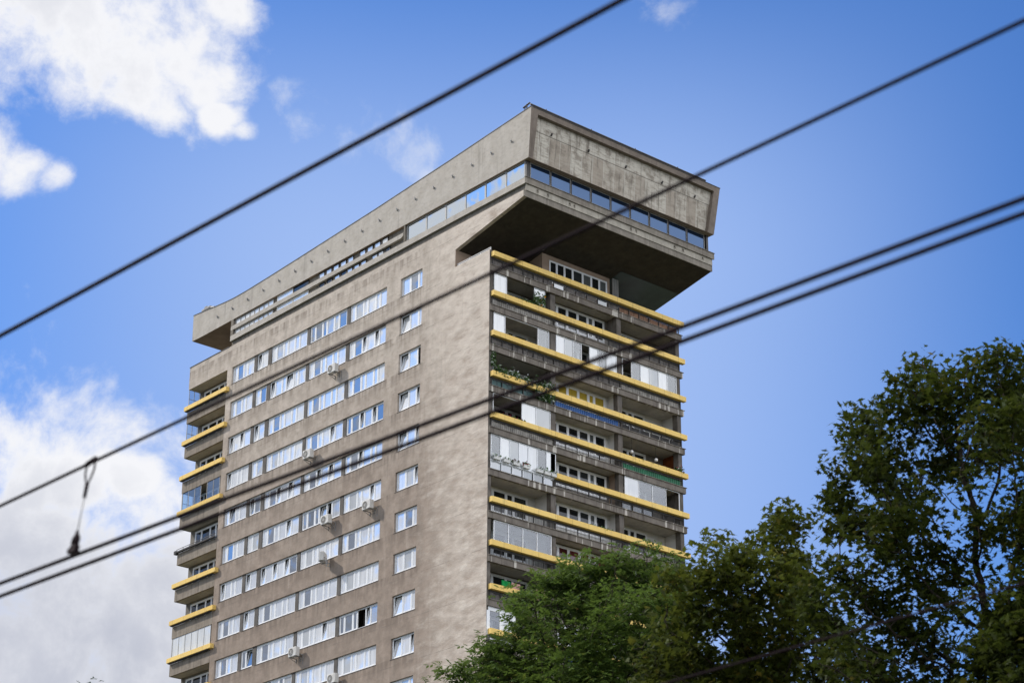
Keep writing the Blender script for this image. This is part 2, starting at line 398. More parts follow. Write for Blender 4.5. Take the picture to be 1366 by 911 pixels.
# other enclosing walls and the flat roofs below the crown
b = MB()
b.poly([(LX+.06,1.0,0),(-30.40,1.0,0),(-30.40,1.0,65.47),(LX+.06,1.0,65.47)])
b.poly([(LX+.06,1.0,0),(LX+.06,1.0,65.47),(LX+.06,WY,65.47),(LX+.06,WY,0)])
b.poly([(LX+.06,WY,0),(LX+.06,WY,65.47),(-3.54,WY,65.47),(-3.54,WY,0)])
b.poly([(LX,WY,65.47),(LX,WY,67.28),(3.36,WY,67.28),(3.33,WY,66.85),(-3.54,WY,65.54)])
b.poly([(-3.54,6.0,62.9),(-3.54,WY,62.9),(-3.54,WY,65.6),(-3.54,6.0,65.6)])
b.build('rear_wall', M['graywall'], tower)
b = MB(); b.box(LX,-30.3,.03,WY-.03,67.12,67.27); b.box(-30.3,3.3,.4,WY-.1,67.1,67.27); b.build('flat_roof', M['graywall'], tower)
b = MB()
b.box(LX-.03,-30.32,-.035,.16,67.283,67.33); b.box(LX-.03,LX+.14,.16,WY,67.283,67.33)
b.build('roof_coping', M['metal_dark'], tower)

# --- crown: slab bands, clerestory, ribbon glass, sculpted parapet
b = MB(); b.box(-30.28,3.36,.17,WY-.05,67.28,67.745); b.build('recessed_band', M['slabdark'], tower)
b = MB(); b.box(3.362,3.43,.12,WY+.03,67.283,67.742); b.build('pale_band', M['nose_pale'], tower)
b = MB(); b.box(3.32,3.38,-.004,WY+.06,66.85,67.28); b.build('fascia', M['slabdark'], tower)
b = MB(); b.box(-30.30,3.45,.0,WY+.08,67.748,68.18); b.build('crown_slab', M['crown'], tower)
b = MB(); b.box(3.452,3.53,.0,WY+.14,67.745,68.178); b.box(3.452,3.58,-.03,WY+.17,68.18,68.215); b.build('slab_fascia', M['slabdark'], tower)
b = MB(); b.box(-30.30,-9.55,0,.4,68.62,68.95)
b.hexa([(-9.55,0,68.62),(-9.30,0,68.72),(-9.30,.4,68.72),(-9.55,.4,68.62),(-9.55,0,68.95),(-9.30,0,68.95),(-9.30,.4,68.95),(-9.55,.4,68.95)])
b.build('clerestory_ledge', M['crown'], tower)
b = MB(); b.box(-30.30,-9.12,.22,.45,68.18,69.5); b.box(-9.24,-9.12,.02,.22,68.18,69.48); b.box(-30.3,-30.0,.004,.22,68.18,68.62); b.box(-30.3,-30.0,.004,.22,68.95,69.48)
b.build('clerestory_wall', M['slabdark'], tower)

def window(parent, name, put, u0, u1, z0, z1, widths, glass, frame=M['pvc'], fw=.075, sash=.062, dep=.07, tilt=(), opened=(), sill=None, label=None, thin=False):
    """frame mesh with child panes; put(u, w, z) with w = depth into the wall"""
    fr = MB(); gl = MB()
    def bar(a, b_, c, d, w0, w1, mi=0):
        p = [put(a,w0,c),put(b_,w0,c),put(b_,w1,c),put(a,w1,c),put(a,w0,d),put(b_,w0,d),put(b_,w1,d),put(a,w1,d)]
        fr.hexa(p, mi)
    bar(u0,u1,z0,z0+fw,0,dep); bar(u0,u1,z1-fw,z1,0,dep)
    tot = sum(widths); inner = (u1-u0-2*fw); u = u0+fw
    bar(u0,u0+fw,z0+fw,z1-fw,0,dep); bar(u1-fw,u1,z0+fw,z1-fw,0,dep)
    for i, w in enumerate(widths):
        a = u; c = u + inner*w/tot; u = c
        if i < len(widths)-1: bar(c-fw*.5,c+fw*.5,z0+fw,z1-fw,0,dep)
        a += fw*.5 if i else 0; c -= fw*.5 if i < len(widths)-1 else 0
        zb, zt = z0+fw, z1-fw
        if i in opened:
            n = len(gl.v)
            gl.poly([put(a,.45,zb),put(c,.45,zb),put(c,.45,zt),put(a,.45,zt)], 1); continue  # dark sheet in place of the unlit room behind an open sash
        lean = math.tan(math.radians(9)) if i in tilt else 0.0
        def pp(uu, ww, zz): return put(uu, ww + lean*(zz-zb), zz)
        s = sash
        if s:
            for (q0,q1,r0,r1) in ((a,c,zb,zb+s),(a,c,zt-s,zt),(a,a+s,zb+s,zt-s),(c-s,c,zb+s,zt-s)):
                fr.hexa([pp(q0,.012,r0),pp(q1,.012,r0),pp(q1,.06,r0),pp(q0,.06,r0),pp(q0,.012,r1),pp(q1,.012,r1),pp(q1,.06,r1),pp(q0,.06,r1)])
        gl.poly([pp(a+s,.035,zb+s),pp(c-s,.035,zb+s),pp(c-s,.035,zt-s),pp(a+s,.035,zt-s)])
        if lean:
            gl.poly([put(a,.5,zb),put(c,.5,zb),put(c,.5,zt),put(a,.5,zt)], 1)  # dark backing painted for the shade behind a tilted sash
    o = fr.build(name, frame, parent)
    gl.build('pane', [glass, M['metal_dark']], o)
    if sill is not None:
        sm = MB(); p = lambda uu,ww,zz: put(uu,ww,zz)
        sm.hexa([p(u0-.05,-sill,z0-.06),p(u1+.05,-sill,z0-.06),p(u1+.05,dep,z0-.035),p(u0-.05,dep,z0-.035),p(u0-.05,-sill,z0-.035),p(u1+.05,-sill,z0-.035),p(u1+.05,dep,z0-.004),p(u0-.05,dep,z0-.004)])
        sm.build('sill', M['sill'], o)
    if label: o['label'] = label
    return o

put_long = lambda u, w, z: (u, .13 + w, z)
rng = random.Random(21)
PAT = {0:[.52,.85,.52,.9], 1:[.6,.9], 2:[.5,.85,.5,.85,.55,.9], 3:[.5,.85,.5,.85,.55,.9], 4:[.5,.95,.5,.95,.5,.85]}
OPEN = {(5,3):(4,), (8,4):(3,)}
TILT = {(0,1):(0,),(1,4):(2,4),(1,2):(0,3),(1,1):(),(2,0):(0,2),(2,1):(0,),(3,4):(2,4),(3,3):(4,),(3,0):(0,),(4,4):(2,),(4,3):(2,4),(4,2):(2,4),(4,1):(0,),(4,0):(1,),(5,3):(3,),(5,4):(4,),(5,2):(4,),(6,2):(0,2,4),(6,1):(0,),(6,0):(0,),(8,4):(4,),(8,3):(4,),(7,1):(0,),(8,1):(1,),(9,2):(2,)}
for k in range(NROW):
    for i, (a, c) in enumerate(STRIPS):
        o = window(tower, 'ribbon_window', put_long, a+.01, c-.01, wbot(k)+.01, wtop(k)-.01, PAT[i], rng.choice([M['pane_w'],M['pane_w'],M['pane_w2'],M['pane_w3']]), tilt=TILT.get((k,i), ()), opened=OPEN.get((k,i), ()), sill=.15)
        if (k,i) in OPEN: o['label'] = 'white ribbon window with one dark open sash'
    for i in range(4):
        mull = MB(); mull.box(STRIPS[i][1]-.008, STRIPS[i+1][0]+.008, .075, .2, wbot(k)+.008, wtop(k)-.008); mull.build('mullion_panel', M['mullion'], tower)
    sw = {1:[1,1.05,.45],2:[1,1.1,.45],3:[1.1,1,.5],4:[1,1.05,.5]}.get(k,[.95,1.0,.5])
    ti = {1:(0,),2:(0,),3:(0,2),4:(0,2),5:(2,),8:(0,),9:(0,2)}.get(k, ())
    window(tower, 'casement_window', put_long, SINGLE[0]+.01, SINGLE[1]-.01, wbot(k)+.01, wtop(k)-.01, sw, rng.choice([M['pane_w'],M['pane_w3']]), tilt=ti, opened=(2,) if k == 2 else (), sill=.15)

# clerestory windows (two thin rows)
put_cl = lambda u, w, z: (u, .13 + w, z)
for (z0, z1, lr) in ((68.98,69.46,0),(68.20,68.60,1)):
    window(tower, 'clerestory_window', put_cl, -29.9, -24.95, z0, z1, [1]*8, M['pane_lit'], frame=M['pvc_gray'], fw=.05, sash=.03)
    window(tower, 'clerestory_window', put_cl, -24.45, -22.5, z0, z1, [1], M['pane_lit'], fw=.03, sash=.02)
    window(tower, 'clerestory_window', put_cl, -22.45, -20.55, z0, z1, [1], M['pane_dark'] if lr == 0 else M['pane_lit'], frame=M['metal_dark'] if lr == 0 else M['pvc'], fw=.03, sash=.02)
    xs = [-19.6 + .97*i for i in range(5)] + [-14.6 + .0] if False else None
    sq = [(-19.2+.98*i) for i in range(5)] + [(-13.9+.98*i) + -.55 for i in range(4)]
    if lr == 0:
        for x in [-19.3+.86*i for i in range(5)] + [-14.45+.86*i for i in range(4)]:
            window(tower, 'clerestory_window', put_cl, x, x+.70, z0+.03, z1-.02, [1], M['pane_lit'], frame=M['metal_dark'], fw=.05, sash=0)
    else:
        for x, dk in [(-19.2,1),(-18.3,1),(-17.4,0),(-16.6,1),(-15.9,0),(-15.1,0),(-14.3,0),(-13.0,0),(-12.3,0),(-11.55,1)]:
            window(tower, 'clerestory_window', put_cl, x, x+.66, z0+.02, z1-.02, [1], M['pane_dark'] if dk else M['pane_lit'], frame=M['metal_dark'], fw=.05, sash=0)

# long ribbon glass and the end's blue glass
put_band = lambda u, w, z: (u, .16 + w, z)
xe = [-9.08,-6.95,-4.86,-2.79,-.71,1.36,3.30]
for i in range(6):
    window(tower, 'lounge_window', put_band, xe[i]+.0, xe[i+1]-.0, 68.20, 69.47, [1], M['pane_band'], frame=M['pvc_gray'], fw=.07, sash=0, dep=.1)
put_end = lambda u, w, z: (3.36 - w, u, z)
ye = [.52] + [2.32+1.785*i for i in range(8)] + [16.55]
for i in range(9):
    window(tower, 'lounge_window', put_end, ye[i]+.04, ye[i+1]-.04, 68.22, 69.45, [1], M['pane_blue'], frame=M['pvc_gray'] if i % 2 else M['pvc_gray'], fw=.035, sash=0, dep=.06)
b = MB()
for y in ye[1:-1]: b.box(3.26,3.40,y-.035,y+.035,68.222,69.45)
b.box(3.18,3.42,.18,.46,68.22,69.47); b.box(3.2,3.42,16.62,16.82,68.22,69.47)
b.build('glazing_post', M['metal_dark'], tower)
b = MB(); b.box(-9.0,3.1,.6,16.6,68.18,69.40); b.build('lounge_core', M['metal_dark'], tower)

# sculpted parapet of the crown: profile in x-z, swept across the width
top_pts = [(-35.70,71.68),(-34.2,71.56),(-32.6,71.41),(-31.2,71.30),(-30.0,71.245),(-28.4,71.26),(-25.5,71.37),(-21.6,71.55),(-17.0,71.78),(-12.6,72.00),(-8.5,72.26),(-4.3,72.52),(0,72.83),(4.08,73.12)]
Y1B, Y1T = 17.02, 17.50
def y_far(z): return Y1B + (Y1T-Y1B)*(z-69.48)/3.64
b = MB()
bot = [(x, 69.48) for x, z in top_pts]; bot[0] = (-35.66,69.52); bot[-1] = (3.80,69.48)
bot = [(x if 0 < i < len(top_pts)-1 else bot[i][0], bot[i][1]) for i, (x, z) in enumerate(top_pts)]
for i in range(len(top_pts)-1):
    a0, a1 = bot[i], bot[i+1]; c0, c1 = top_pts[i], top_pts[i+1]
    b.poly([(a0[0],0,a0[1]),(a1[0],0,a1[1]),(c1[0],0,c1[1]),(c0[0],0,c0[1])])
    b.poly([(a0[0],y_far(a0[1]),a0[1]),(c0[0],y_far(c0[1]),c0[1]),(c1[0],y_far(c1[1]),c1[1]),(a1[0],y_far(a1[1]),a1[1])])
    b.poly([(c0[0],0,c0[1]),(c1[0],0,c1[1]),(c1[0],y_far(c1[1]),c1[1]),(c0[0],y_far(c0[1]),c0[1])])
    b.poly([(a0[0],0,a0[1]),(a0[0],Y1B,a0[1]),(a1[0],Y1B,a1[1]),(a1[0],0,a1[1])], 1)
b.poly([(-35.66,0,69.52),(-35.70,0,71.68),(-35.70,Y1T,71.68),(-35.66,Y1B,69.52)])
crown = b.build('crown_parapet', [M['crown'], M['tan']], tower)
# its end: leaning frame around a set-back board-marked panel
def xe_(z, off=0): return 3.80 + .28*(z-69.48)/3.64 - off
b = MB()
def ep(y, z, off=0): return (xe_(z, off), y, z)
yl0, yl1 = .38, .62; yr0, yr1 = 16.42, 16.92; zt = 72.74; zb = 69.48
b.poly([ep(0,zb),ep(yl0,zb),ep(yl1,zt),ep(0,73.12)])
b.poly([ep(0,73.12),ep(yl1,zt),ep(yr1,zt),ep(Y1T,73.12)])
b.poly([ep(yr0,zb),ep(Y1B,zb),ep(Y1T,73.12),ep(yr1,zt)])
RC = .30
b.poly([ep(yl0,zb),ep(yl0,zb,RC),ep(yl1,zt,RC),ep(yl1,zt)])
b.poly([ep(yr0,zb),ep(yr1,zt),ep(yr1,zt,RC),ep(yr0,zb,RC)])
b.poly([ep(yl1,zt),ep(yl1,zt,RC),ep(yr1,zt,RC),ep(yr1,zt)])
b.build('crown_end_frame', M['frameconc'], tower)
b = MB(); b.poly([ep(yl0-.02,zb-.02,RC),ep(yr0+.02,zb-.02,RC),ep(yr1+.02,zt+.02,RC),ep(yl1-.02,zt+.02,RC)]); b.build('board_marked_panel', M['board'], tower)
b = MB()
for i in range(len(top_pts)-1):
    (x0,z0),(x1,z1) = top_pts[i], top_pts[i+1]
    b.hexa([(x0,-.03,z0+.003),(x1,-.03,z1+.003),(x1,.16,z1+.003),(x0,.16,z0+.003),(x0,-.03,z0+.045),(x1,-.03,z1+.045),(x1,.16,z1+.045),(x0,.16,z0+.045)])
b.box(3.9,4.11,.16,17.53,73.123,73.165)
b.build('parapet_coping', M['metal_dark'], tower)
# roof rail along the end
b = MB(); zr_ = 73.42
b.tube((3.86,.12,zr_),(3.86,16.3,zr_),.065); b.tube((3.86,.12,zr_-.17),(3.86,16.3,zr_-.17),.05)
for i in range(13): b.tube((3.86,.15+i*1.345,73.1),(3.86,.15+i*1.345,zr_+ (.13 if i%3==1 else .02)),.03)
b.build('roof_rail', M['metal_dark'], tower)
b = MB(); b.tube((3.4,.2,73.0),(3.4,.2,73.62),.05); b.tube((3.0,.25,73.55),(3.7,.2,73.62),.06); b.tube((2.8,.3,73.0),(3.2,.25,73.5),.03); b.build('roof_bracket', M['metal_dark'], tower)
b = MB(); b.tube((1.0,4.5,72.8),(1.0,4.5,75.3),.02); b.build('antenna_mast', M['metal_gray'], tower)
# small fixings on the render and on the board-marked panel
fx = MB()
for i in range(18):
    x = -32.2 + i*2.02
    if x > 2.6: break
    zz = 70.35 + max(0,(x+30))*.028
    fx = MB(); fx.box(x-.05,x+.05,-.09,.01,zz,zz+.10); fx.box(x-.03,x+.03,-.13,-.085,zz+.07,zz+.18)
    fx.build('wall_fixing', M['metal_gray'], tower)
fx = MB()
for y in (2.05,5.35,8.75,12.15,15.3):
    fx = MB(); fx.box(3.62,3.80,y-.04,y+.04,71.80,71.90); fx.box(3.76,3.83,y-.055,y+.055,71.88,71.97)
    fx.build('panel_hook', M['metal_dark'], tower)
fx = MB()
for y in (1.1,2.0,3.9,4.3,9.4,9.9,13.5,14.3,16.2):
    fx = MB(); fx.tube((3.41,y,67.62),(3.50,y,67.56),.05,n=8); fx.tube((3.50,y,67.58),(3.50,y,67.40),.03,n=6)
    fx.build('drain_spout', M['slabdark'], tower)
# sloping soffit of the cantilever
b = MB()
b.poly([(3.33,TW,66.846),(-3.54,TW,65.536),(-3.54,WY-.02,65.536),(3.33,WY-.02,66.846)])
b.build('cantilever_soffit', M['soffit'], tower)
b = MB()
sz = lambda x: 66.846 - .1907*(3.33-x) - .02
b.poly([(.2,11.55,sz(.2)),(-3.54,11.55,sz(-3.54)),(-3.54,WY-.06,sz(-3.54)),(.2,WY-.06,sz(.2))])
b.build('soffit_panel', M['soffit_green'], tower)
b = MB(); b.box(-3.5,.05,WY-.05,WY+.02,65.2,65.4); 
# roof equipment on the left tip
eq = empty('roof_camera', (-35.0,.7,71.6)); tag(eq, 'small dark apparatus on short posts at the far left end of the roof', 'camera')
m_ = MB(); m_.tube((-.35,0,-.02),(-.35,0,.62),.035); m_.tube((.25,0,-.05),(.25,0,.55),.03); m_.build('post', M['metal_dark'], eq)
m_ = MB(); m_.box(-.55,.62,-.12,.16,.55,.72); m_.tube((.3,0,.64),(1.15,0,.42),.10); m_.box(-.2,.1,-.1,.1,.72,.86); m_.build('housing', M['metal_gray'], eq, bevel=.02)

# --- top terrace behind the uppermost rail
b = MB(); b.box(-3.54,-.88,5.30,11.45,62.95,66.3); b.build('penthouse_wall', M['tan'], tower)
put_pent = lambda u, w, z: (-.84 - w, u, z)
window(tower, 'penthouse_window', put_pent, 5.92, 11.18, 64.05, 65.70, [.7,.8,.85,1.05,.9,.85,.75], M['pane_dark'], fw=.06, sash=.05)
put_rec = lambda u, w, z: (-3.50 - w, u, z)
window(tower, 'terrace_window', put_rec, 1.5, 4.4, 63.6, 65.25, [1,1,1], M['pane_dark'], fw=.07, sash=.05)
b = MB()
for i in range(6): b.tube((-.70,11.56+.10*i,63.0),(-.70,11.56+.10*i,66.05),.035 if i%2 else .02)
b.build('downpipe', M['pvc_gray'], tower)
b = MB()
for dz in (.22,.12): b.tube((-3.5,.14,64.26+dz),(-.05,.14,64.26+dz),.022)
for i in range(4): b.tube((-3.3+i*1.08,.14,64.2),(-3.3+i*1.08,.14,64.26+.22),.02)
b.build('handrail', M['pvc'], tower)

# --- balconies
NF = 12
BAYS = {'L':(.12,5.50), 'M':(5.50,11.42), 'R':(11.42,17.30)}
put_x = lambda x: (lambda u, w, z: (x - w, u, z))
def corr(mb, y0, y1, z0, z1, x, pitch=.13, amp=.035):
    n = max(2, int((y1-y0)/pitch)); 
    for i in range(n):
        a = y0+(y1-y0)*i/n; c = y0+(y1-y0)*(i+1)/n; q = (c-a)
        pts = [(a,x),(a+q*.35,x),(a+q*.5,x-amp),(a+q*.85,x-amp),(c,x)]
        for (p0,x0),(p1,x1) in zip(pts, pts[1:]):
            mb.poly([(x0,p0,z0),(x1,p1,z0),(x1,p1,z1),(x0,p0,z1)])
INF = {  # infill below the rail
 (0,'L'):'dark',(0,'M'):'dark_glass',(0,'R'):'wood',(1,'L'):'slats',(1,'M'):'bars_white',(1,'R'):'dark',
 (2,'L'):'dark',(2,'M'):'dark',(2,'R'):'light',(3,'L'):'teal',(3,'M'):'blue',(3,'R'):'darkbars',
 (4,'L'):'light',(4,'M'):'bars',(4,'R'):'green',(5,'L'):'white',(5,'M'):'bars',(5,'R'):'bars_glass',
 (6,'L'):'bars_white',(6,'M'):'bars_white',(6,'R'):'bars',(7,'L'):'bars',(7,'M'):'dark',(7,'R'):'bars',
 (8,'L'):'dark',(8,'M'):'bars',(8,'R'):'light',(9,'L'):'light',(9,'M'):'blue',(9,'R'):'bars',(10,'L'):'dark',(10,'M'):'bars',(10,'R'):'dark',(11,'L'):'bars',(11,'M'):'light',(11,'R'):'bars'}
SIDE = {(6,'L'):'whitewall',(6,'R'):'whitewall',(3,'M'):'whitewall',(4,'M'):'whitewall',(3,'R'):'whitewall',(4,'R'):'redwall',(5,'M'):'tan',(6,'M'):'whitewall',(7,'L'):'whitewall',(2,'L'):'whitewall'}
rb = random.Random(5)
for k in range(NF):
    zr = ZR - STOREY*k
    ztop, zbot, zc = zr-.58, zr-1.02, zr-.90
    zceil = zr + STOREY - .90
    zfl = ztop
    for bay, (y0, y1) in BAYS.items():
        ye0 = y0 if bay == 'L' else y0+.002; ye1 = y1-.002
        s = MB()
        s.box(-.10,.12,max(.02,ye0-.1) if bay=='L' else ye0,ye1,zbot,ztop)
        s.box(.12,.17,max(.0,ye0-.1) if bay=='L' else ye0,ye1+(.06 if bay=='R' else 0),ztop-.05,ztop-.003)   # drip lip
        if k == 0:
            s.box(-3.52,-.10,TW+.01 if bay=='L' else ye0,min(ye1,WY),zc,ztop-.003,1)
        else:
            s.box(-1.9,-.10,TW+.01 if bay=='L' else ye0,min(ye1,WY),zc,ztop-.003,1)
        bal = s.build('balcony', [M['nose'], M['ceiling']], tower)
        # yellow rail
        if (k,bay) != (5,'L'):
            r_ = MB()
            ra, rc = (.10, y1-.006) if bay=='L' else (y0+.006, y1-.006 if bay=='M' else 17.36)
            if (k,bay) == (8,'L'): rc = 2.4
            r_.box(.03,.33,ra,rc,zr,zr+.345)
            ro = r_.build('rail_cap', M['yellow'], bal, bevel=.005)
            if (k,bay) == (8,'L'): ro['label'] = 'short yellow rail ending mid balcony'
        # posts and shadow bar
        p_ = MB(); nseg = max(1, int(round((y1-y0)/.95))); ys = [max(y0,.2)+(min(y1,17.05)-max(y0,.2))*i/nseg for i in range(nseg+1)]
        crg = INF[(k,bay)] in ('blue','green','light','slats')
        for i, y in enumerate(ys):
            if crg and 0 < i < nseg: continue
            if 0 < i < nseg or bay == 'M' or (bay=='L' and i==0) or (bay=='R' and i==nseg): p_.box(.02,.075,y-.025,y+.025,ztop-.0,zr-.003)
        p_.box(.0,.06,max(y0,.16)+.01,min(y1,17.1)-.01,zr-.15,zr-.005) if (k,bay) != (5,'L') else None  # dark bar put in for the shadow line between rail and infill
        p_.build('rail_post_shadow_bar', M['metal_dark'] if (k,bay) != (5,'L') else M['pvc'], bal)
        # infill
        kind = INF[(k,bay)]; f_ = MB(); za, zb_ = ztop+.05, zr-.155
        lab = None
        a_, c_ = max(y0,.22)+.05, min(y1,17.05)-.08
        if kind in ('dark','wood','teal'):
            n = nseg*2
            for i in range(n):
                u0_ = a_+(c_-a_)*i/n; u1_ = a_+(c_-a_)*(i+1)/n-.02
                f_.box(-.03+rb.uniform(-.012,.012),.0,u0_,u1_,za,zb_)
            mm = {'dark':M['infill_dark'],'wood':M['infill_wood'],'teal':M['infill_teal']}[kind]; f_.build('infill_panel', mm, bal)
        elif kind in ('light','slats','blue','green'):
            corr(f_, a_, c_, za, zb_, -.0, .16 if kind in ('light','slats') else .19)
            mm = {'light':M['infill_light'],'slats':M['infill_light'],'blue':M['infill_blue'],'green':M['infill_green']}[kind]
            fo = f_.build('infill_panel', mm, bal)
            if kind in ('blue','green'): fo['label'] = 'bright %s corrugated screen below the rail' % kind
        elif kind == 'white':
            for i in range(6):
                u0_ = a_+(c_-a_)*i/6; u1_ = a_+(c_-a_)*(i+1)/6-.06
                f_.box(-.03,0,u0_,u1_,za,zr-.02)
            fo = f_.build('infill_panel', M['infill_glass'], bal); fo['label'] = 'grey glass panels in a white railing'
            t_ = MB(); t_.box(-.02,.09,a_-.1,c_+.06,zr-.015,zr+.04); t_.build('top_rail', M['pvc'], bal)
        elif kind == 'dark_glass':
            n = nseg
            for i in range(n):
                u0_ = a_+(c_-a_)*i/n; u1_ = a_+(c_-a_)*(i+1)/n-.05
                f_.box(-.03,0,u0_,u1_,za,zb_, 1 if i in (0,n-2) else 0)
            f_.build('infill_panel', [M['infill_dark'], M['infill_glass']], bal)
        else:
            if kind == 'bars_glass':
                for i in range(3):
                    u0_ = a_+i*.95; f_.box(-.03,-.01,u0_,u0_+.85,za,zb_)
                f_.build('infill_panel', M['infill_glass'], bal); f_ = MB()
            n = int((c_-a_)/.12)
            for i in range(n+1):
                y = a_+(c_-a_)*i/n; f_.box(.01,.03,y-.009,y+.009,za-.05,zb_+.03)
            f_.box(.008,.032,a_,c_,za-.02,za+.01)
            if kind == 'darkbars':
                for i in range(nseg): 
                    u0_ = a_+(c_-a_)*i/nseg; f_.box(-.05,-.03,u0_,u0_+.8,za,zb_-.05)
            f_.build('railing_bars', M['metal_dark'] if kind != 'bars_white' else M['metal_gray'], bal)
        if k == 0: continue
        # rooms behind: back wall, windows, partition, pilaster
        xb = -1.07 if bay == 'M' else -1.70
        wl = MB(); a_, c_ = (max(y0,TW)+.003, y1-.1) if bay == 'L' else (y0+.12, y1-.12 if bay=='M' else 17.0)
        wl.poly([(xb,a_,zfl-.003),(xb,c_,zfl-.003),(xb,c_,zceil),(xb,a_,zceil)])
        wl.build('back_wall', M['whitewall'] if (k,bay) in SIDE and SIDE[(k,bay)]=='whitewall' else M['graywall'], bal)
        glass = M['pane_dark']
        if (k,bay) == (3,'M'): glass = M['pane_yellow']
        if (k,bay) in ((7,'M'),): glass = M['pane_red']
        if bay == 'M': span, pat = (6.05,11.05), [.62,.95,1.0,.95,.55,.95]
        elif bay == 'L': span, pat = (1.0,4.75), [.6,.95,.5,.95]
        else: span, pat = (12.0,15.3), [.5,.9,.5,.9]
        wo = window(bal, 'balcony_window', put_x(xb+.05), span[0], span[1], zfl+.75, zceil-.12, pat, glass, fw=.11, sash=.05, dep=.045)
        if glass is M['pane_yellow']: wo['label'] = 'window with yellow blinds'
        if glass is M['pane_red']: wo['label'] = 'window with red curtains'
        pt = MB(); ys_ = y1-.12 if bay != 'R' else 16.98
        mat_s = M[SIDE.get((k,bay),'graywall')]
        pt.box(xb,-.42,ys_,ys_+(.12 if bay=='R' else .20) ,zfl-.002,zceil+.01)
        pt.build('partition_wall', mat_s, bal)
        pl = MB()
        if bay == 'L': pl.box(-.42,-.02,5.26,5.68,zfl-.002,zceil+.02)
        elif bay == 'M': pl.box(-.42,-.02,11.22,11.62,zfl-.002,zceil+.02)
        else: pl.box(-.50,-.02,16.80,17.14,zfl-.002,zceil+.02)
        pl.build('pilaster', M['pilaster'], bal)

def glazing(k, y0, y1, n, mat, frame=M['pvc'], fw=.045, missing=(), x=-.02, label=None, curt=()):
    bal = [o for o in tower.children if o.name.split('.')[0] == 'balcony'][k*3 + (0 if y0 < 5.4 else 1 if y0 < 11.3 else 2)]
    zr = ZR-STOREY*k; z0 = zr-.02; z1 = zr+STOREY-1.03
    fr = MB(); gl = MB(); cu = MB()
    fr.box(x-.03,x+.03,y0,y1,z1-fw,z1); fr.box(x-.03,x+.03,y0,y1,z0-fw,z0)
    for i in range(n+1):
        y = y0+(y1-y0)*i/n
        if 0 < i < n and (i-1 in missing) and (i in missing): continue
        fr.box(x-.03,x+.03,y-fw*.5,y+fw*.5,z0,z1-fw)
    for i in range(n):
        if i in missing: continue
        a = y0+(y1-y0)*i/n+fw*.5; c = y0+(y1-y0)*(i+1)/n-fw*.5
        (cu if i in curt else gl).poly([(x,a,z0),(x,c,z0),(x,c,z1-fw),(x,a,z1-fw)])
    o = fr.build('glazing_frame', frame, bal)
    if gl.v: gl.build('glass_pane', mat, o)
    if cu.v: cu.build('curtained_pane', M['pane_curtain'], o)
    if label: o['label'] = label
    return o
glazing(1, .42, 1.45, 1, M['glaze'], curt=(0,))
glazing(1, 3.85, 4.75, 1, M['glaze'], curt=(0,))
glazing(2, .40, 5.1, 5, M['glaze'], curt=(0,), missing=(1,2,3))
glazing(2, 5.75, 10.2, 6, M['glaze'], curt=(0,1,4), missing=(3,))
glazing(2, 10.3, 11.15, 1, M['glaze'], curt=(0,))
glazing(2, 11.7, 16.75, 6, M['glaze'], curt=(2,3,4), missing=(0,), fw=.05)
glazing(4, .40, 5.2, 4, M['glaze'], curt=(2,3), missing=(0,1))
glazing(5, .25, 5.65, 7, M['glaze'], curt=(1,2,3,4,6), fw=.05, label='white framed balcony glazing with pale curtains')
glazing(5, 11.75, 16.75, 4, M['glaze'], curt=(0,), missing=(3,))
glazing(7, .55, 5.25, 4, M['glaze'], fw=.06)
glazing(9, .15, 2.2, 2, M['glaze'], curt=(1,), fw=.25)
glazing(9, 5.8, 11, 5, M['glaze'], curt=(0,1,2))

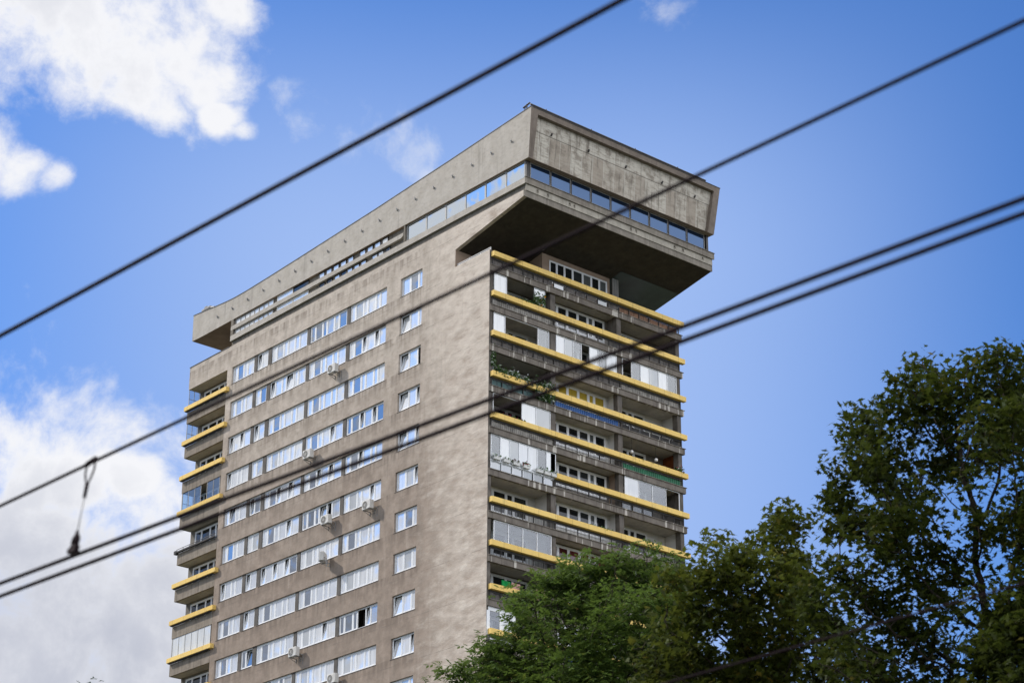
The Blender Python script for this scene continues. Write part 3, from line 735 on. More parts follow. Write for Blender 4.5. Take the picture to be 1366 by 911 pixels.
# --- loggias at the left end
for k in range(11):
    zt_ = 63.56 - STOREY*k; zb_ = (62.68 if k < 1 else 62.68) - STOREY*k
    m_ = MB()
    m_.box(LX,-30.42,0,.16,zb_,zt_); m_.box(LX,LX+.16,.16,.99,zb_,zt_)
    m_.box(LX+.16,-30.42,.16,.99,zb_+.003,zb_+.22,1)
    lg = m_.build('loggia', [M['parapet'], M['ceiling']], tower)
    m_ = MB()
    if k == 4:
        for dz in (.0,.14,.28): m_.tube((LX+.05,-.12,zt_+dz),(-30.5,-.12,zt_+dz),.022)
        for i in range(7): m_.tube((LX+.1+i*.83,-.12,zt_-.15),(LX+.1+i*.83,-.12,zt_+.3),.022)
        m_.box(LX-.2,LX+.05,-.2,.05,zt_-.06,zt_+.2)
        ro = m_.build('rail_cap', M['metal_dark'], lg); ro['label'] = 'dark metal railing without a yellow cap'
    elif k == 8:
        m_.box(LX-.02,-33.5,-.30,.0,zt_+.06,zt_+.385); m_.box(-31.9,-30.0,-.30,.0,zt_+.06,zt_+.385)
        ro = m_.build('rail_cap', M['yellow'], lg, bevel=.005); ro['label'] = 'yellow rail with a broken gap'
    else:
        m_.box(LX-.02,-29.98,-.30,-.0,zt_+.06,zt_+.385)
        m_.build('rail_cap', M['yellow'], lg, bevel=.005)
    m_ = MB(); m_.box(LX+.05,-30.45,-.22,-.02,zt_-.0,zt_+.057); m_.build('rail_bracket', M['metal_dark'], lg)
    # back window
    put_lg = lambda u, w, z: (u, .94 + w, z)
    window(lg, 'loggia_window', put_lg, -34.9, -30.9, zt_-.2, zt_+1.72, [.6,.9,.6,.9], M['pane_dark'], fw=.09, sash=.05, dep=.05)
    z0g = zt_+.40; z1g = zt_+1.92
    if k in (0,1,3,7,10):
        g_ = MB(); n = 2
        g_.poly([(LX+.05,.05,z0g),(LX+.05,.95,z0g),(LX+.05,.95,z1g),(LX+.05,.05,z1g)])
        go = g_.build('glass_screen', M['glaze_blue'], lg)
        g_ = MB()
        for y in (.05,.5,.95): g_.box(LX+.03,LX+.07,y-.015,y+.015,z0g,z1g)
        g_.box(LX+.03,LX+.07,.05,.95,(z0g+z1g)/2-.015,(z0g+z1g)/2+.015)
        g_.build('screen_frame', M['pvc_gray'], go)
    if k in (3,7):
        g_ = MB(); fr_ = MB(); xs = [LX+.1+i*(5.0/6) for i in range(7)]
        for i in range(6):
            if k == 3 and i == 3: continue
            g_.poly([(xs[i]+.02,.05,z0g),(xs[i+1]-.02,.05,z0g),(xs[i+1]-.02,.05,z1g),(xs[i]+.02,.05,z1g)])
        for x in xs: fr_.box(x-.02,x+.02,.03,.07,z0g,z1g)
        go = g_.build('loggia_glazing', M['glaze_blue'] if k == 3 else M['pane_lit'], lg); fr_.build('glazing_bar', M['pvc_gray'], go)

# ------------------------------------------------------------------ air conditioners
def make_ac(name='air_conditioner'):
    root = empty(name, (0,0,0))
    m = MB(); m.box(-.43,.43,-.17,.17,0,.62); m.build('casing', M['ac_white'], root, bevel=.025)
    m = MB(); n = 20; r = .245; cx, cz = -.10, .31
    m.poly([(cx+r*math.cos(2*PI*i/n),-.176,cz+r*math.sin(2*PI*i/n)) for i in range(n)])
    fan = m.build('fan_opening', M['ac_fan'], root)
    m = MB()
    for rr in (.245,.16,.08):
        for i in range(n):
            a, b2 = 2*PI*i/n, 2*PI*(i+1)/n
            m.tube((cx+rr*math.cos(a),-.186,cz+rr*math.sin(a)),(cx+rr*math.cos(b2),-.186,cz+rr*math.sin(b2)),.010,n=4)
    for i in range(8):
        a = PI*i/8; m.tube((cx-r*math.cos(a),-.188,cz-r*math.sin(a)),(cx+r*math.cos(a),-.188,cz+r*math.sin(a)),.006,n=4)
    m.build('grille', M['ac_white'], fan)
    m = MB()
    for s in (-.28,.28):
        m.box(s-.02,s+.02,-.22,.42,-.05,-.004); m.box(s-.02,s+.02,.38,.42,-.28,-.05)
        m.hexa([(s-.015,-.18,-.055),(s+.015,-.18,-.055),(s+.015,-.12,-.055),(s-.015,-.12,-.055),(s-.015,.38,-.26),(s+.015,.38,-.26),(s+.015,.42,-.24),(s-.015,.42,-.24)])
    m.build('bracket', M['metal_gray'], root)
    m = MB(); m.tube((.35,.17,.2),(.5,.40,.1),.025); m.tube((.5,.40,.1),(.5,.415,-.5),.022); m.build('pipe', M['metal_gray'], root)
    return root
ac0 = make_ac()
ACS = [(-16.31,60.62,0,'white air conditioner on the wall below the topmost rows of ribbon windows, highest of seven'),
       (-18.83,55.02,0,'white air conditioner hanging below the fourth window row, second highest of the seven'),
       (-11.75,49.45,0,'white air conditioner at the right end of a ribbon window, nearest the single windows'),
       (-16.37,49.62,0,'white air conditioner below an open dark sash, left of another unit on the same row'),
       (-16.39,46.95,.9,'air conditioner turned sideways on long wall brackets, over a stained wall'),
       (-19.46,41.12,0,'white air conditioner low on the facade, leftmost of the seven units'),
       (-14.92,38.40,0,'white air conditioner at the bottom edge of the picture, lowest of the seven')]
for i, (x, z, rz, lab) in enumerate(ACS):
    o = ac0 if i == 0 else copy_tree(ac0)
    o.location = (x, -.42 if rz == 0 else -.55, z); o.rotation_euler = (0,0,-rz)
    tag(o, lab, 'air conditioner', 'air conditioners on the long facade')

# ------------------------------------------------------------------ leaves
def rand_rot(r, up=1.0):
    n = Vector((r.gauss(0,.55), r.gauss(0,.55), up)).normalized()
    t = Vector((r.uniform(-1,1), r.uniform(-1,1), r.uniform(-.6,.2)))
    t = (t - n*t.dot(n)).normalized(); return t, n.cross(t), n
MAPLE = []
for ang, rad in ((-170,.16),(-135,.42),(-112,.30),(-80,.78),(-52,.44),(-38,.60),(-18,.40),(0,1.0),(18,.40),(38,.60),(52,.44),(80,.78),(112,.30),(135,.42),(170,.16)):
    MAPLE.append((rad*math.cos(math.radians(ang)), rad*math.sin(math.radians(ang))))
def leaf_maple(mb, p, s, r):
    t, b, n = rand_rot(r, .75); k = len(mb.v); fold = r.uniform(.05,.35)
    for x, y in MAPLE:
        q = p + t*(x*s) + b*(y*s) - n*(fold*abs(y)*s*.6) - n*(.25*max(0,x)*s*.6); mb.v.append((q.x,q.y,q.z))
    mb.f.append(tuple(range(k, k+len(MAPLE)))); mb.m.append(0)
def leaflet(mb, p, d, side, L, wd):
    a = p; m1 = p + d*(L*.45) + side*(wd*.5); m2 = p + d*(L*.45) - side*(wd*.5); e = p + d*L
    k = len(mb.v); mb.v += [tuple(a),tuple(m1),tuple(e),tuple(m2)]
    mb.f.append((k,k+1,k+2,k+3)); mb.m.append(0)
def leaf_ash(mb, p, s, r):
    d = Vector((r.gauss(0,1), r.gauss(0,1), r.uniform(-.7,.4))).normalized()
    sd = d.cross(Vector((0,0,1))); sd = sd.normalized() if sd.length > .01 else Vector((1,0,0))
    L = s*r.uniform(.8,1.25); n = 3; q = Vector(p); step = L/(n+.6)
    for i in range(n):
        d2 = (d - Vector((0,0,.16*i))).normalized(); q = q + d2*step
        for sg in (-1,1):
            dd = (d2*.75 + sd*sg*.85 + Vector((0,0,r.uniform(-.45,.05)))).normalized()
            leaflet(mb, q, dd, (dd.cross(Vector((0,0,1)))+Vector((r.gauss(0,.25),r.gauss(0,.25),r.gauss(0,.25)))).normalized(), s*.50, s*.23)
    leaflet(mb, q, d, sd, s*.52, s*.23)

# ------------------------------------------------------------------ trees
def make_tree(name, D, clumps, base_px, leaf_fn, leaf_size, per_node, mat, label, seed, spread=.24, npts=110.0, step=.19, trunk_r=.2, tipwin=6, clump=1.05, gap=-.05):
    r = random.Random(seed)
    pts = []
    for (px, pyy, rp, off) in clumps:
        c = at_dist(px, pyy, D + off); R_ = rp/F_PX*(c-CAM).length
        n = int(npts*R_**2.2)+6
        for _ in range(n):
            while True:
                q = Vector((r.uniform(-1,1), r.uniform(-1,1), r.uniform(-1,1)))
                if .02 < q.length < 1: break
            pts.append(c + Vector((q.x*R_*1.05, q.y*R_*1.05, q.z*R_*.92)))
    b0 = at_dist(*base_px, D); base = Vector((b0.x, b0.y, 0))
    lowest = min(p.z for p in pts)
    nodes = [base.copy()]; par = [-1]; cur = base.copy()
    lean = Vector((r.gauss(0,.03), r.gauss(0,.03), 1))
    ztop = lowest + .25*(max(p.z for p in pts)-lowest)
    while cur.z < ztop:
        cur = cur + (lean + Vector((r.gauss(0,.05), r.gauss(0,.05), 0))).normalized()*step*1.5
        nodes.append(cur.copy()); par.append(len(nodes)-2)
    alive = list(pts); kill = step*1.5
    for it in range(220):
        if not alive: break
        kd = kdtree.KDTree(len(nodes))
        for i, n_ in enumerate(nodes): kd.insert(n_, i)
        kd.balance()
        pull = {}; rest = []
        for p in alive:
            q, i, d = kd.find(p)
            if d < kill: continue
            rest.append(p)
            if d < 5.0: pull.setdefault(i, []).append((p-nodes[i]).normalized())
        alive = rest
        if not pull: break
        for i, ds in pull.items():
            s = sum(ds, Vector()); 
            if s.length < 1e-3: continue
            d = (s.normalized() + Vector((r.gauss(0,.16), r.gauss(0,.16), r.gauss(0,.16)+.06))).normalized()
            nodes.append(nodes[i] + d*step); par.append(i)
        if len(nodes) > 14000: break
    N = len(nodes); kids = [[] for _ in range(N)]
    for i in range(1, N): kids[par[i]].append(i)
    rad = [0.0]*N; tipd = [0]*N
    for i in range(N-1, -1, -1):
        if not kids[i]: rad[i] = .0085; tipd[i] = 0
        else:
            rad[i] = sum(rad[c]**2.25 for c in kids[i])**(1/2.25); tipd[i] = min(tipd[c] for c in kids[i])+1
    sc_ = min(1.0, trunk_r/max(rad[0],.001))
    root = empty(name, base); tag(root, label, 'tree', None)
    wood = MB(); crown = MB()
    for i in range(1, N):
        a = nodes[par[i]]-base; c = nodes[i]-base
        ra = max(.006, rad[par[i]]*sc_) if par[i] else trunk_r; rc_ = max(.005, rad[i]*sc_)
        if len(kids[par[i]]) > 1: ra = min(ra, rc_*1.35)
        wood.tube(a, c, ra, rc_, n=6 if rc_ > .03 else 4, caps=False)
    cnt = 0
    for i in range(1, N):
        if tipd[i] < tipwin and nodes[i].z > lowest-.6:
            d_ = mnoise.noise(nodes[i]*clump)
            m_ = per_node*1.45 if d_ > gap else per_node*.12
            if not kids[i]: m_ = max(m_, per_node*.5)
            for _ in range(int(m_ + r.random())):
                while True:
                    q = Vector((r.uniform(-1,1), r.uniform(-1,1), r.uniform(-1,1)))
                    if q.length < 1: break
                p = nodes[i]-base + Vector((q.x*spread*1.6, q.y*spread*1.6, q.z*spread*1.0-.04))
                leaf_fn(crown, p, leaf_size*r.uniform(.65,1.25), r); cnt += 1
    wood.build('trunk', M['bark'], root, smooth=True)
    crown.build('crown', mat, root)
    print(name, 'nodes', N, 'leaves', cnt, 'faces', len(crown.f))
    return root

rc = random.Random(3)
def C_(lst): return [(x, y, rr, rc.uniform(-1.4,1.4)) for x, y, rr in lst]
make_tree('maple_tree', 40, C_([(1290,505,42),(1240,520,45),(1345,500,50),(1190,560,42),(1270,580,70),(1350,590,75),(1160,610,30),(1190,650,55),(1255,668,56),(1345,690,42),(1410,560,80),(1410,690,90),(1128,690,40),(1165,740,60),(1245,775,62),(1345,805,62),(1190,690,40),(1440,800,100),(1120,790,62),(1200,850,80),(1290,880,80),(1390,900,100),(1210,960,95),(1330,990,110),(1470,950,110),(1130,880,60),(1152,562,34),(1214,498,30),(1242,488,26),(1108,668,24),(1135,600,28),(1126,640,30)]),
          (1330,800), leaf_maple, .125, 15, M['leaf_maple'], 'tall dark maple at the right edge of the picture, highest of the trees', 11, trunk_r=.20, gap=-.14, clump=.8)
make_tree('maple_tree', 43, C_([(1045,678,22),(1040,712,26),(1052,745,34),(1000,745,36),(945,722,30),(960,760,50),(1020,790,62),(915,790,46),(1075,800,42),(945,850,75),(1035,870,78),(895,890,62),(985,950,95),(1085,940,75),(1105,855,40),(1030,690,20),(1062,692,20)]),
          (1010,850), leaf_maple, .125, 18, M['leaf_maple2'], 'olive yellowing maple with one upright shoot, between the green tree and the tallest maple', 12, trunk_r=.17, gap=-.16)
make_tree('ash_tree', 50, C_([(862,742,34),(830,760,42),(790,775,46),(745,790,44),(720,820,44),(770,850,72),(850,840,76),(895,790,40),(672,862,34),(655,880,36),(605,905,32),(690,915,62),(780,930,84),(870,930,84),(635,960,70),(760,1010,105),(700,795,22),(675,800,14)]),
          (770,850), leaf_ash, .27, 9, M['leaf_ash'], 'fresh green ash with feathery drooping leaves in front of the balconies', 13, spread=.26, gap=-.12, trunk_r=.18)
make_tree('round_tree', 64, C_([(161,919,13),(150,940,34),(175,950,40),(130,975,50),(190,985,55),(160,1020,70)]),
          (160,960), leaf_ash, .30, 4, M['leaf_far'], 'distant tree of which only the very tip shows at the bottom left edge', 14, trunk_r=.18)

# ------------------------------------------------------------------ balcony plants and odds
def plant(name, loc, sx, sy, sz, n, label, cat='plant', leafs=M['leaf_pot'], flowers=None, nfl=0, fs=.05, ls=.11, seed=1, group=None, hang=0.0, box=True):
    r = random.Random(seed); root = empty(name, loc)
    mb = MB()
    for _ in range(n):
        p = Vector((r.gauss(0,.4)*sx, r.uniform(-.5,.5)*sy, abs(r.gauss(0,.45))*sz - hang*r.random()))
        t, b2, nn = rand_rot(r, .4); s = ls*r.uniform(.6,1.3); k = len(mb.v)
        mb.v += [tuple(p-t*s),tuple(p+b2*s*.55),tuple(p+t*s),tuple(p-b2*s*.55)]; mb.f.append((k,k+1,k+2,k+3)); mb.m.append(0)
    mb.build('foliage', leafs, root)
    if flowers:
        mb = MB()
        for _ in range(nfl):
            p = Vector((r.gauss(.08,.4)*sx, r.uniform(-.5,.5)*sy, abs(r.gauss(.25,.45))*sz - hang*r.random()*.6))
            for j in range(3):
                t, b2, nn = rand_rot(r, .1); k = len(mb.v)
                mb.v += [tuple(p-t*fs),tuple(p+b2*fs),tuple(p+t*fs),tuple(p-b2*fs)]; mb.f.append((k,k+1,k+2,k+3)); mb.m.append(0)
        mb.build('flowers', flowers, root)
    if box:
        mb = MB(); h_ = .17; w_ = .11; L_ = sy*.48
        mb.hexa([(-w_*.8,-L_*.95,-h_),(w_*.8,-L_*.95,-h_),(w_*.8,L_*.95,-h_),(-w_*.8,L_*.95,-h_),(-w_,-L_,.0),(w_,-L_,.0),(w_,L_,.0),(-w_,L_,.0)])
        mb.box(-w_-.015,w_+.015,-L_-.015,L_+.015,.002,.03); mb.build('planter', M['planter'], root)
    tag(root, label, cat, group); return root
def zrail(k): return ZR - STOREY*k + .37
G5 = 'flower boxes on the white balcony railing'
z5 = ZR - 14.0 + .10
for i, (y, lab, fl, n) in enumerate([(.55,'white flower box at the building corner end of the white railing',M['flower_white'],14),
      (1.35,'small white flower box with sparse green plants, second from the building corner',None,26),
      (2.15,'flower box with dim red blooms, third from the building corner',M['flower_dark'],26),
      (3.0,'white flower box crowded with pink geraniums, fullest of the row',M['flower_pink'],50),
      (4.1,'white flower box with low pale plants, right of the pink geraniums',M['flower_white'],14),
      (4.75,'white flower box with spiky green plants, second from the right end of the railing',None,30),
      (5.35,'white flower box at the right end of the white railing, where the yellow rail starts',M['flower_white'],16)]):
    plant('flower_box', (.20,y,z5+.12), .10, .55, .22, n, lab, 'flower box', flowers=fl, nfl=n, seed=30+i, group=G5)
z3 = zrail(3)
plant('balcony_plant', (.2,.85,z3), .16, 1.1, .42, 300, 'bushy green plant at the corner end of the overgrown yellow rail', flowers=None, seed=41, hang=.35, box=False, ls=.12)
plant('balcony_plant', (.22,1.95,z3), .16, .85, .50, 300, 'rounded pale green plant on the overgrown yellow rail, second from the corner', leafs=M['leaf_pot'], flowers=M['flower_white'], nfl=22, seed=42, hang=.3, box=False, ls=.10)
plant('balcony_plant', (.22,3.2,z3), .16, 1.2, .42, 280, 'flowering plant with white and purple blooms on the overgrown rail', flowers=M['flower_white'], nfl=50, seed=43, hang=.45, box=False)
plant('balcony_plant', (.24,4.5,z3), .18, 1.6, .55, 520, 'thick plants spilling down over the rail beside the blue screen', flowers=M['flower_white'], nfl=25, seed=44, hang=1.0, box=False, ls=.13)
plant('climbing_plant', (.05,.35,z3+.4), .10, .4, 1.2, 150, 'thin creeper climbing the column at the building corner', seed=45, box=False, ls=.10)
z1 = zrail(1)
plant('balcony_plant', (.1,4.15,z1), .20, 1.0, .95, 260, 'pale leafy plant in front of a white window below the top rail', flowers=M['flower_orange'], nfl=9, fs=.07, seed=46, hang=.1, box=False, ls=.12)
plant('balcony_plant', (.2,3.0,z1), .14, 1.4, .25, 180, 'low dark green trailing plant left of the leafy one below the top rail', seed=47, hang=.2, box=False)
z4 = zrail(4)
plant('balcony_plant', (.2,1.9,z4), .10, 1.9, .15, 60, 'dark red flowers trailing along the yellow rail beneath the overgrown one', flowers=M['flower_dark'], nfl=60, seed=48, hang=.12, box=False)
plant('balcony_plant', (.24,14.2,z4-.05), .12, 3.6, .13, 80, 'sparse green tufts along the rail above the green screen', seed=49, hang=.25, box=False, ls=.10)
plant('balcony_plant', (.24,16.6,z4), .12, .8, .4, 60, 'small plant with red blooms at the far end above the green screen', flowers=M['flower_pink'], nfl=10, seed=50, hang=.15, box=False, ls=.10)
plant('balcony_plant', (.24,9.4,zrail(6)), .10, 2.0, .12, 80, 'green trailing plants on the yellow rail just above the ash tree', seed=51, hang=.15, box=False, ls=.10)
# washing on the lowest visible balcony
for (y, m, lab) in ((1.55,M['cloth_green'],'bright green cloth hanging over the balcony just above the trees'),(2.35,M['cloth_pink'],'pale pink cloth beside the green cloth on the low balcony'),(4.35,M['cloth_pink'],'dull pink cloth hanging nearest the tree on the low balcony')):
    mb = MB(); n = 8
    for i in range(n):
        a = -.35+.7*i/n; c = -.35+.7*(i+1)/n
        xa = .03*math.sin(i*1.9); xc = .03*math.sin((i+1)*1.9)
        mb.poly([(xa,a,-.5),(xc,c,-.5),(xc*.4,c,.22),(xa*.4,a,.22)])
    o = mb.build('hanging_cloth', m); o.location = (.0,y,zrail(8)+.25); tag(o, lab, 'cloth', 'cloths on the low balcony')
# hanging globe lamps
for y, dz, lab in ((12.75,.62,'white globe lamp hanging nearer the partition above the green screen'),(15.0,.60,'white globe lamp hanging nearer the brown wall above the green screen')):
    root = empty('globe_lamp', (-.35,y,z4+dz)); tag(root, lab, 'lamp', 'globe lamps above the green screen')
    bm = bmesh.new(); bmesh.ops.create_uvsphere(bm, u_segments=14, v_segments=8, radius=.13)
    me = bpy.data.meshes.new('globe'); bm.to_mesh(me); bm.free(); me.materials.append(M['globe'])
    for p in me.polygons: p.use_smooth = True
    o = bpy.data.objects.new('globe', me); col.objects.link(o); o.parent = root
    mb = MB(); mb.tube((0,0,.12),(0,0,ZR-11.2+1.88-(z4+dz)),.012); mb.build('cord', M['metal_dark'], root)

# ------------------------------------------------------------------ tram wires
def cable(name, A, B, r, label, ext=14, sag=0.0, group='overhead wires'):
    A = Vector(A); B = Vector(B); d = (B-A).normalized()
    a = A - d*ext; c = B + d*ext; n = 40; base = a.copy()
    mb = MB(); L = (c-a).length
    def P(t): return (c-a)*t - Vector((0,0,4*sag*t*(1-t)))
    for i in range(n): mb.tube(P(i/n), P((i+1)/n), r, n=8, caps=False)
    o = mb.build(name, M['wire'], None, smooth=True); o.location = base
    tag(o, label, 'wire', group); return o
w3a, w3b = on_z(0,778,5.6), on_z(1366,265,5.6)
cable('contact_wire', w3a, w3b, .0126, 'upper of two close parallel wires crossing the lower balconies, joined to the hanging dropper')
cable('contact_wire', on_z(0,795,5.6), on_z(1366,285,5.6), .0126, 'lower of two close parallel wires crossing the lower balconies')
P0 = on_z(98,735,5.6)
Q0 = on_z(122,617,6.22)
# the carrying wire hangs above the contact wire: meet its right end with the same vertical plane
dd = (w3b-w3a).normalized(); nrm = dd.cross(Vector((0,0,1)))
rr_ = ray(1366,28); tt = (Q0-CAM).dot(nrm)/rr_.dot(nrm); Q1 = CAM + rr_*tt
cable('carrier_wire', Q0 + (Q0-Q1).normalized()*2.0, Q1, .0106, 'thin wire with a dropper hanging from it, rising to the top right corner')
cable('carrier_wire', on_z(0,448,6.3), on_z(830,0,6.3), .0128, 'topmost wire, crossing the open sky from the left edge to the top centre')
cable('feeder_cable', on_z(895,909,5.2), on_z(1366,778,5.2), .0085, 'faint dark cable sloping in front of the tree crowns at lower right')
# dropper
dr = empty('wire_dropper', P0); tag(dr, 'short hanging dropper with a clamp between two overhead wires at lower left', 'wire dropper')
v = Q0-P0; vn = v.normalized()
def DP(t, s=0): return v*t + dd*s
mb = MB(); mb.tube(DP(.14),DP(.74),.0042,n=6); mb.build('rod', M['metal_gray'], dr, smooth=True)
mb = MB()
ringc = [DP(.0,0) + v*(.74+.26*q) + dd*(w_*.045) for q, w_ in ((0,0),(.25,.55),(.6,1),(.92,.95),(1.06,.45),(1.06,-.45),(.92,-.95),(.6,-1),(.25,-.55),(0,0))]
for a, c in zip(ringc, ringc[1:]): mb.tube(a, c, .0065, n=6)
mb.tube(DP(.60),DP(.76),.011,.013,n=8)
mb.tube(DP(1.0,-.045),DP(1.03,.045),.016,n=8)
mb.build('loop', M['wire'], dr, smooth=True)
mb = MB()
mb.tube(DP(.22),DP(.10),.010,.017,n=8)
rc_ = [v*.115 + dd*(.03*math.cos(2*PI*i/10)) + vn*(.04*math.sin(2*PI*i/10)) for i in range(11)]
for a, c in zip(rc_, rc_[1:]): mb.tube(a, c, .010, n=6)
nn = Vector((nrm.x,nrm.y,nrm.z))*.022
def cl(t, s, n_): return v*t + dd*s + nn*n_
mb.hexa([cl(-.015,-.045,-.8),cl(-.015,.035,-.8),cl(-.015,.035,.8),cl(-.015,-.045,.8),cl(.075,-.022,-.6),cl(.075,.022,-.6),cl(.075,.022,.6),cl(.075,-.022,.6)])
mb.tube(cl(.03,-.058,0),cl(.03,.045,0),.011,n=6)
mb.build('clamp', M['wire'], dr)

# ------------------------------------------------------------------ ground
mb = MB(); mb.poly([(-3000,-3000,0),(3000,-3000,0),(3000,3000,0),(-3000,3000,0)])
g_ = mb.build('ground', M['ground']); tag(g_, 'ground plane', None, None, 'structure'); del g_['label']

# ------------------------------------------------------------------ light and sky
SUN_DIR = Vector((-.62,-.42,.66)).normalized()       # towards the sun
sun_el = math.asin(SUN_DIR.z)
sd = bpy.data.lights.new('sun', 'SUN'); sd.energy = 3.6; sd.angle = math.radians(2.0); sd.color = (1,.93,.84)
so = bpy.data.objects.new('sun', sd); col.objects.link(so)
so.rotation_euler = (-SUN_DIR).to_track_quat('-Z','Y').to_euler(); so.location = (0,0,150)

world = bpy.data.worlds.new('World'); scene.world = world; world.use_nodes = True
nt = world.node_tree; nt.nodes.clear(); g = NG(nt)
out = nt.nodes.new('ShaderNodeOutputWorld')
dirv = g.n('ShaderNodeTexCoord').outputs['Generated']
sky = g.n('ShaderNodeTexSky', sky_type='NISHITA'); sky.sun_disc = False
sky.sun_elevation = sun_el; sky.sun_rotation = math.atan2(SUN_DIR.x, SUN_DIR.y); sky.air_density = 1.0; sky.dust_density = .6; sky.ozone_density = 2.0
skyc = g.n('ShaderNodeMix', data_type='RGBA', blend_type='MULTIPLY'); skyc.inputs[0].default_value = 1
g.link(sky.outputs[0], skyc.inputs[6]); skyc.inputs[7].default_value = (.42,.74,1.20,1); skyc = skyc.outputs[2]
# pale glow painted into the sky behind the tower, imitating lens vignetting
glow_az = g.math('ABSOLUTE', g.math('SUBTRACT', g.n('ShaderNodeVectorMath', {0: dirv, 1: tuple(_rt0)}, operation='DOT_PRODUCT').outputs['Value'], -.015))
glow_el = g.n('ShaderNodeSeparateXYZ', {0: dirv}).outputs[2]
vignette_glow = g.math('MULTIPLY', g.smooth(glow_az, .28, .06), g.smooth(glow_el, .57, .43))
skyc = g.mix(vignette_glow, skyc, (2.35,3.40,5.95))
# clouds: soft blobs at fixed bearings, broken up by noise
def R(u, v): return ray(u, v)
blobs = []; wisps = []
def blob(d, ang, amp=1.0): blobs.append((d, ang, amp))
for u, v, r_ in [(130,20,135),(215,40,120),(40,-30,160),(285,95,60),(200,108,72),(300,150,34),(325,172,18),(320,-10,48),(250,60,90),
                 (22,238,44),(62,248,28),(-20,235,60),
                 (40,850,290),(-60,740,200),(150,790,180),(105,650,75),(30,640,80),(175,660,58),(210,720,85),(215,880,150),(60,940,270),(60,740,120)]:
    blob(R(u,v), r_/F_PX)
for u, v, r_, a in [(565,195,46,.36),(500,158,55,.34),(388,132,40,.30),(880,12,42,.33),(405,155,40,.26),(540,172,40,.30),(575,225,26,.26),(470,180,40,.26)]:
    wisps.append((R(u,v), r_/F_PX, a))
_d = ray(820,500); blob(Vector((-_d.x,_d.y,_d.z)), .42)
def refl(u, v): d = R(u, v); return Vector((d.x,-d.y,d.z))
for u, v, r_ in [(300,470,110),(470,430,70),(690,238,24),(655,262,13),(600,285,40),(550,300,38),(560,385,38),(545,760,110),(400,820,200),(520,850,110),(350,760,120),(300,900,160),(330,760,110),(480,720,60),(505,480,35),(330,680,50)]:
    blob(refl(u,v), r_/F_PX)
for az, el, r_ in [(-60,38,.35),(-20,55,.25),(20,55,.25),(-110,62,.3),(-150,60,.25)]:  # extra clouds out of view, added for fill
    a_, e_ = math.radians(az), math.radians(el); 
    blob(Vector((math.sin(a_)*math.cos(e_)*1, math.cos(a_)*math.cos(e_), math.sin(e_))) if False else Vector((math.cos(a_)*math.cos(e_), math.sin(a_)*math.cos(e_), math.sin(e_))), r_*.6)
warp = g.n('ShaderNodeTexNoise', {'Vector': dirv, 'Scale': 9.0, 'Detail': 3.0}).outputs['Color']
warp = g.n('ShaderNodeVectorMath', {0: warp, 1: (.5,.5,.5)}, operation='SUBTRACT').outputs[0]
warp = g.n('ShaderNodeVectorMath', {0: warp, 'Scale': .045}, operation='SCALE').outputs[0]
dw = g.n('ShaderNodeVectorMath', {0: dirv, 1: warp}, operation='ADD').outputs[0]
acc = None
for d, ang, amp in blobs:
    dist = g.n('ShaderNodeVectorMath', {0: dw, 1: tuple(d)}, operation='DISTANCE').outputs['Value']
    v_ = g.math('MULTIPLY', g.math('SUBTRACT', 1.0, g.math('DIVIDE', dist, ang*1.25)), amp)
    acc = v_ if acc is None else g.n('ShaderNodeMath', {0: acc, 1: v_, 2: .05}, operation='SMOOTH_MAX').outputs[0]
acc = g.math('MINIMUM', acc, .74)
# unseen broken cloud added over the rest of the sky as fill light
vc = tuple(ray(700, 430)); rb_ = ray(830, 280); rb_ = (-rb_.x, rb_.y, rb_.z)
far1 = g.smooth(g.n('ShaderNodeVectorMath', {0: dirv, 1: vc}, operation='DISTANCE').outputs['Value'], .36, .60)
far2 = g.smooth(g.n('ShaderNodeVectorMath', {0: dirv, 1: rb_}, operation='DISTANCE').outputs['Value'], .02, .06)
rl_ = ray(430, 600); rl_ = (rl_.x, -rl_.y, rl_.z)
far3 = g.smooth(g.n('ShaderNodeVectorMath', {0: dirv, 1: rl_}, operation='DISTANCE').outputs['Value'], .10, .22)
gen = g.math('ADD', g.smooth(g.noise(dirv, 2.2, 4, .5), .26, .52, -.5, .62), 0.0)
gen = g.math('SUBTRACT', g.math('MULTIPLY', g.math('ADD', gen, .6), g.math('MULTIPLY', far1, g.math('MULTIPLY', far2, far3))), .6)
acc = g.math('MAXIMUM', acc, gen)
SEED = (3.37, 9.11, -6.7)
dws = g.n('ShaderNodeVectorMath', {0: dw, 1: SEED}, operation='ADD').outputs[0]
n1 = g.noise(dws, 21.0, 12, .64); n2 = g.noise(dws, 6.0, 6, .55); n3 = g.noise(dw, 5.0, 7, .55)
val = g.math('ADD', acc, g.math('MULTIPLY', g.math('SUBTRACT', n1, .5), 1.9))
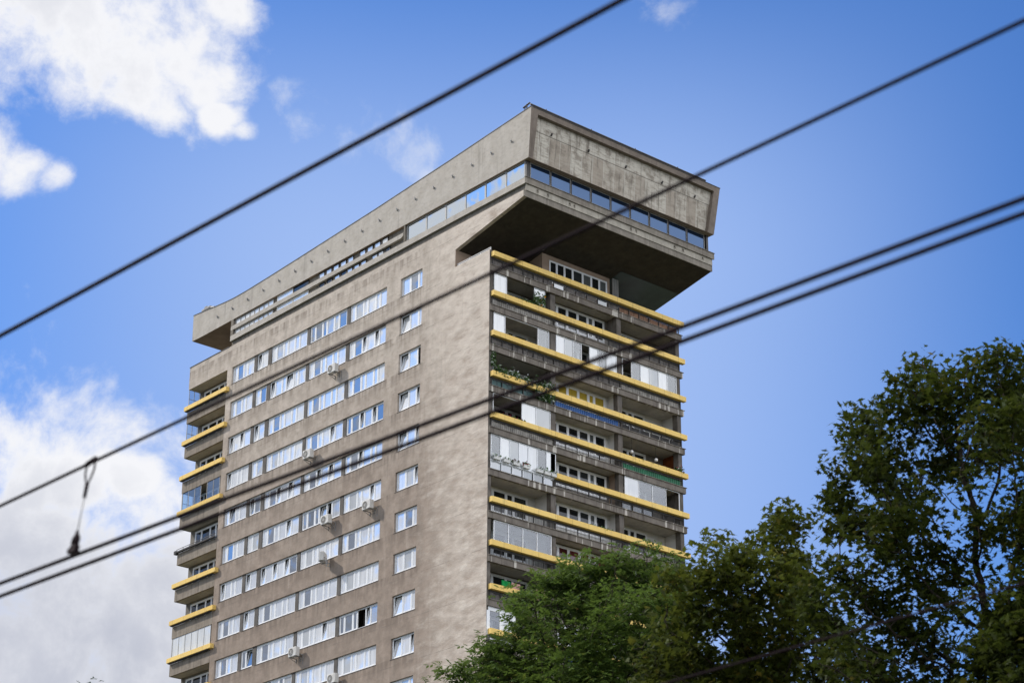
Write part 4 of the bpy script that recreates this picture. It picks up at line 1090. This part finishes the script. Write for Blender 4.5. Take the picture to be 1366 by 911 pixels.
val = g.math('ADD', val, g.math('MULTIPLY', g.math('SUBTRACT', n2, .5), .5))
mask = g.math('MULTIPLY', g.smooth(val, .03, .66), .96)
thick = g.math('ADD', g.smooth(val, .20, .95, 0, .62), g.math('MULTIPLY', g.math('SUBTRACT', n3, .50), 2.0))
thick = g.math('ADD', thick, g.smooth(g.n('ShaderNodeSeparateXYZ', {0: dirv}).outputs[2], .385, .30, -.75, .35))
thick = g.math('ADD', thick, g.smooth(g.n('ShaderNodeSeparateXYZ', {0: dirv}).outputs[2], .43, .50, 0, .34), clamp=True)
CB = 6.2
cc = g.mix(thick, (CB*1.02,CB*1.02,CB*1.04), (CB*.58,CB*.60,CB*.68))
final = g.mix(mask, skyc, cc)
# unseen clouds facing the balcony side made brighter to fill its shade
opp = g.n('ShaderNodeVectorMath', {0: dirv, 1: (.83,.56,.10)}, operation='DOT_PRODUCT').outputs['Value']
gain = g.smooth(opp, -.15, .45, 1.0, 2.6)
wa = None
for d, ang, amp in wisps:
    dist = g.n('ShaderNodeVectorMath', {0: dw, 1: tuple(d)}, operation='DISTANCE').outputs['Value']
    v_ = g.math('SUBTRACT', 1.0, g.math('DIVIDE', dist, ang*1.3)); wa = v_ if wa is None else g.math('MAXIMUM', wa, v_)
wn = g.noise(dw, 30.0, 9, .66)
wm = g.math('MULTIPLY', g.smooth(g.math('ADD', wa, g.math('MULTIPLY', g.math('SUBTRACT', wn, .56), 3.2)), .15, 1.2), g.smooth(wa, 0, .45, 0, .46))
cc = g.n('ShaderNodeVectorMath', {0: cc, 'Scale': gain}, operation='SCALE').outputs[0]
final = g.mix(mask, g.mix(wm, skyc, (6.0,6.1,6.3)), cc)
bg = g.n('ShaderNodeBackground', {'Color': final, 'Strength': .15})
g.link(bg.outputs[0], out.inputs[0])

scene.view_settings.view_transform = 'Standard'; scene.view_settings.look = 'None'
scene.view_settings.exposure = 0; scene.view_settings.gamma = 1
scene.render.engine = 'CYCLES'
scene.cycles.max_bounces = 6; scene.cycles.transparent_max_bounces = 8
scene.cycles.use_denoising = True
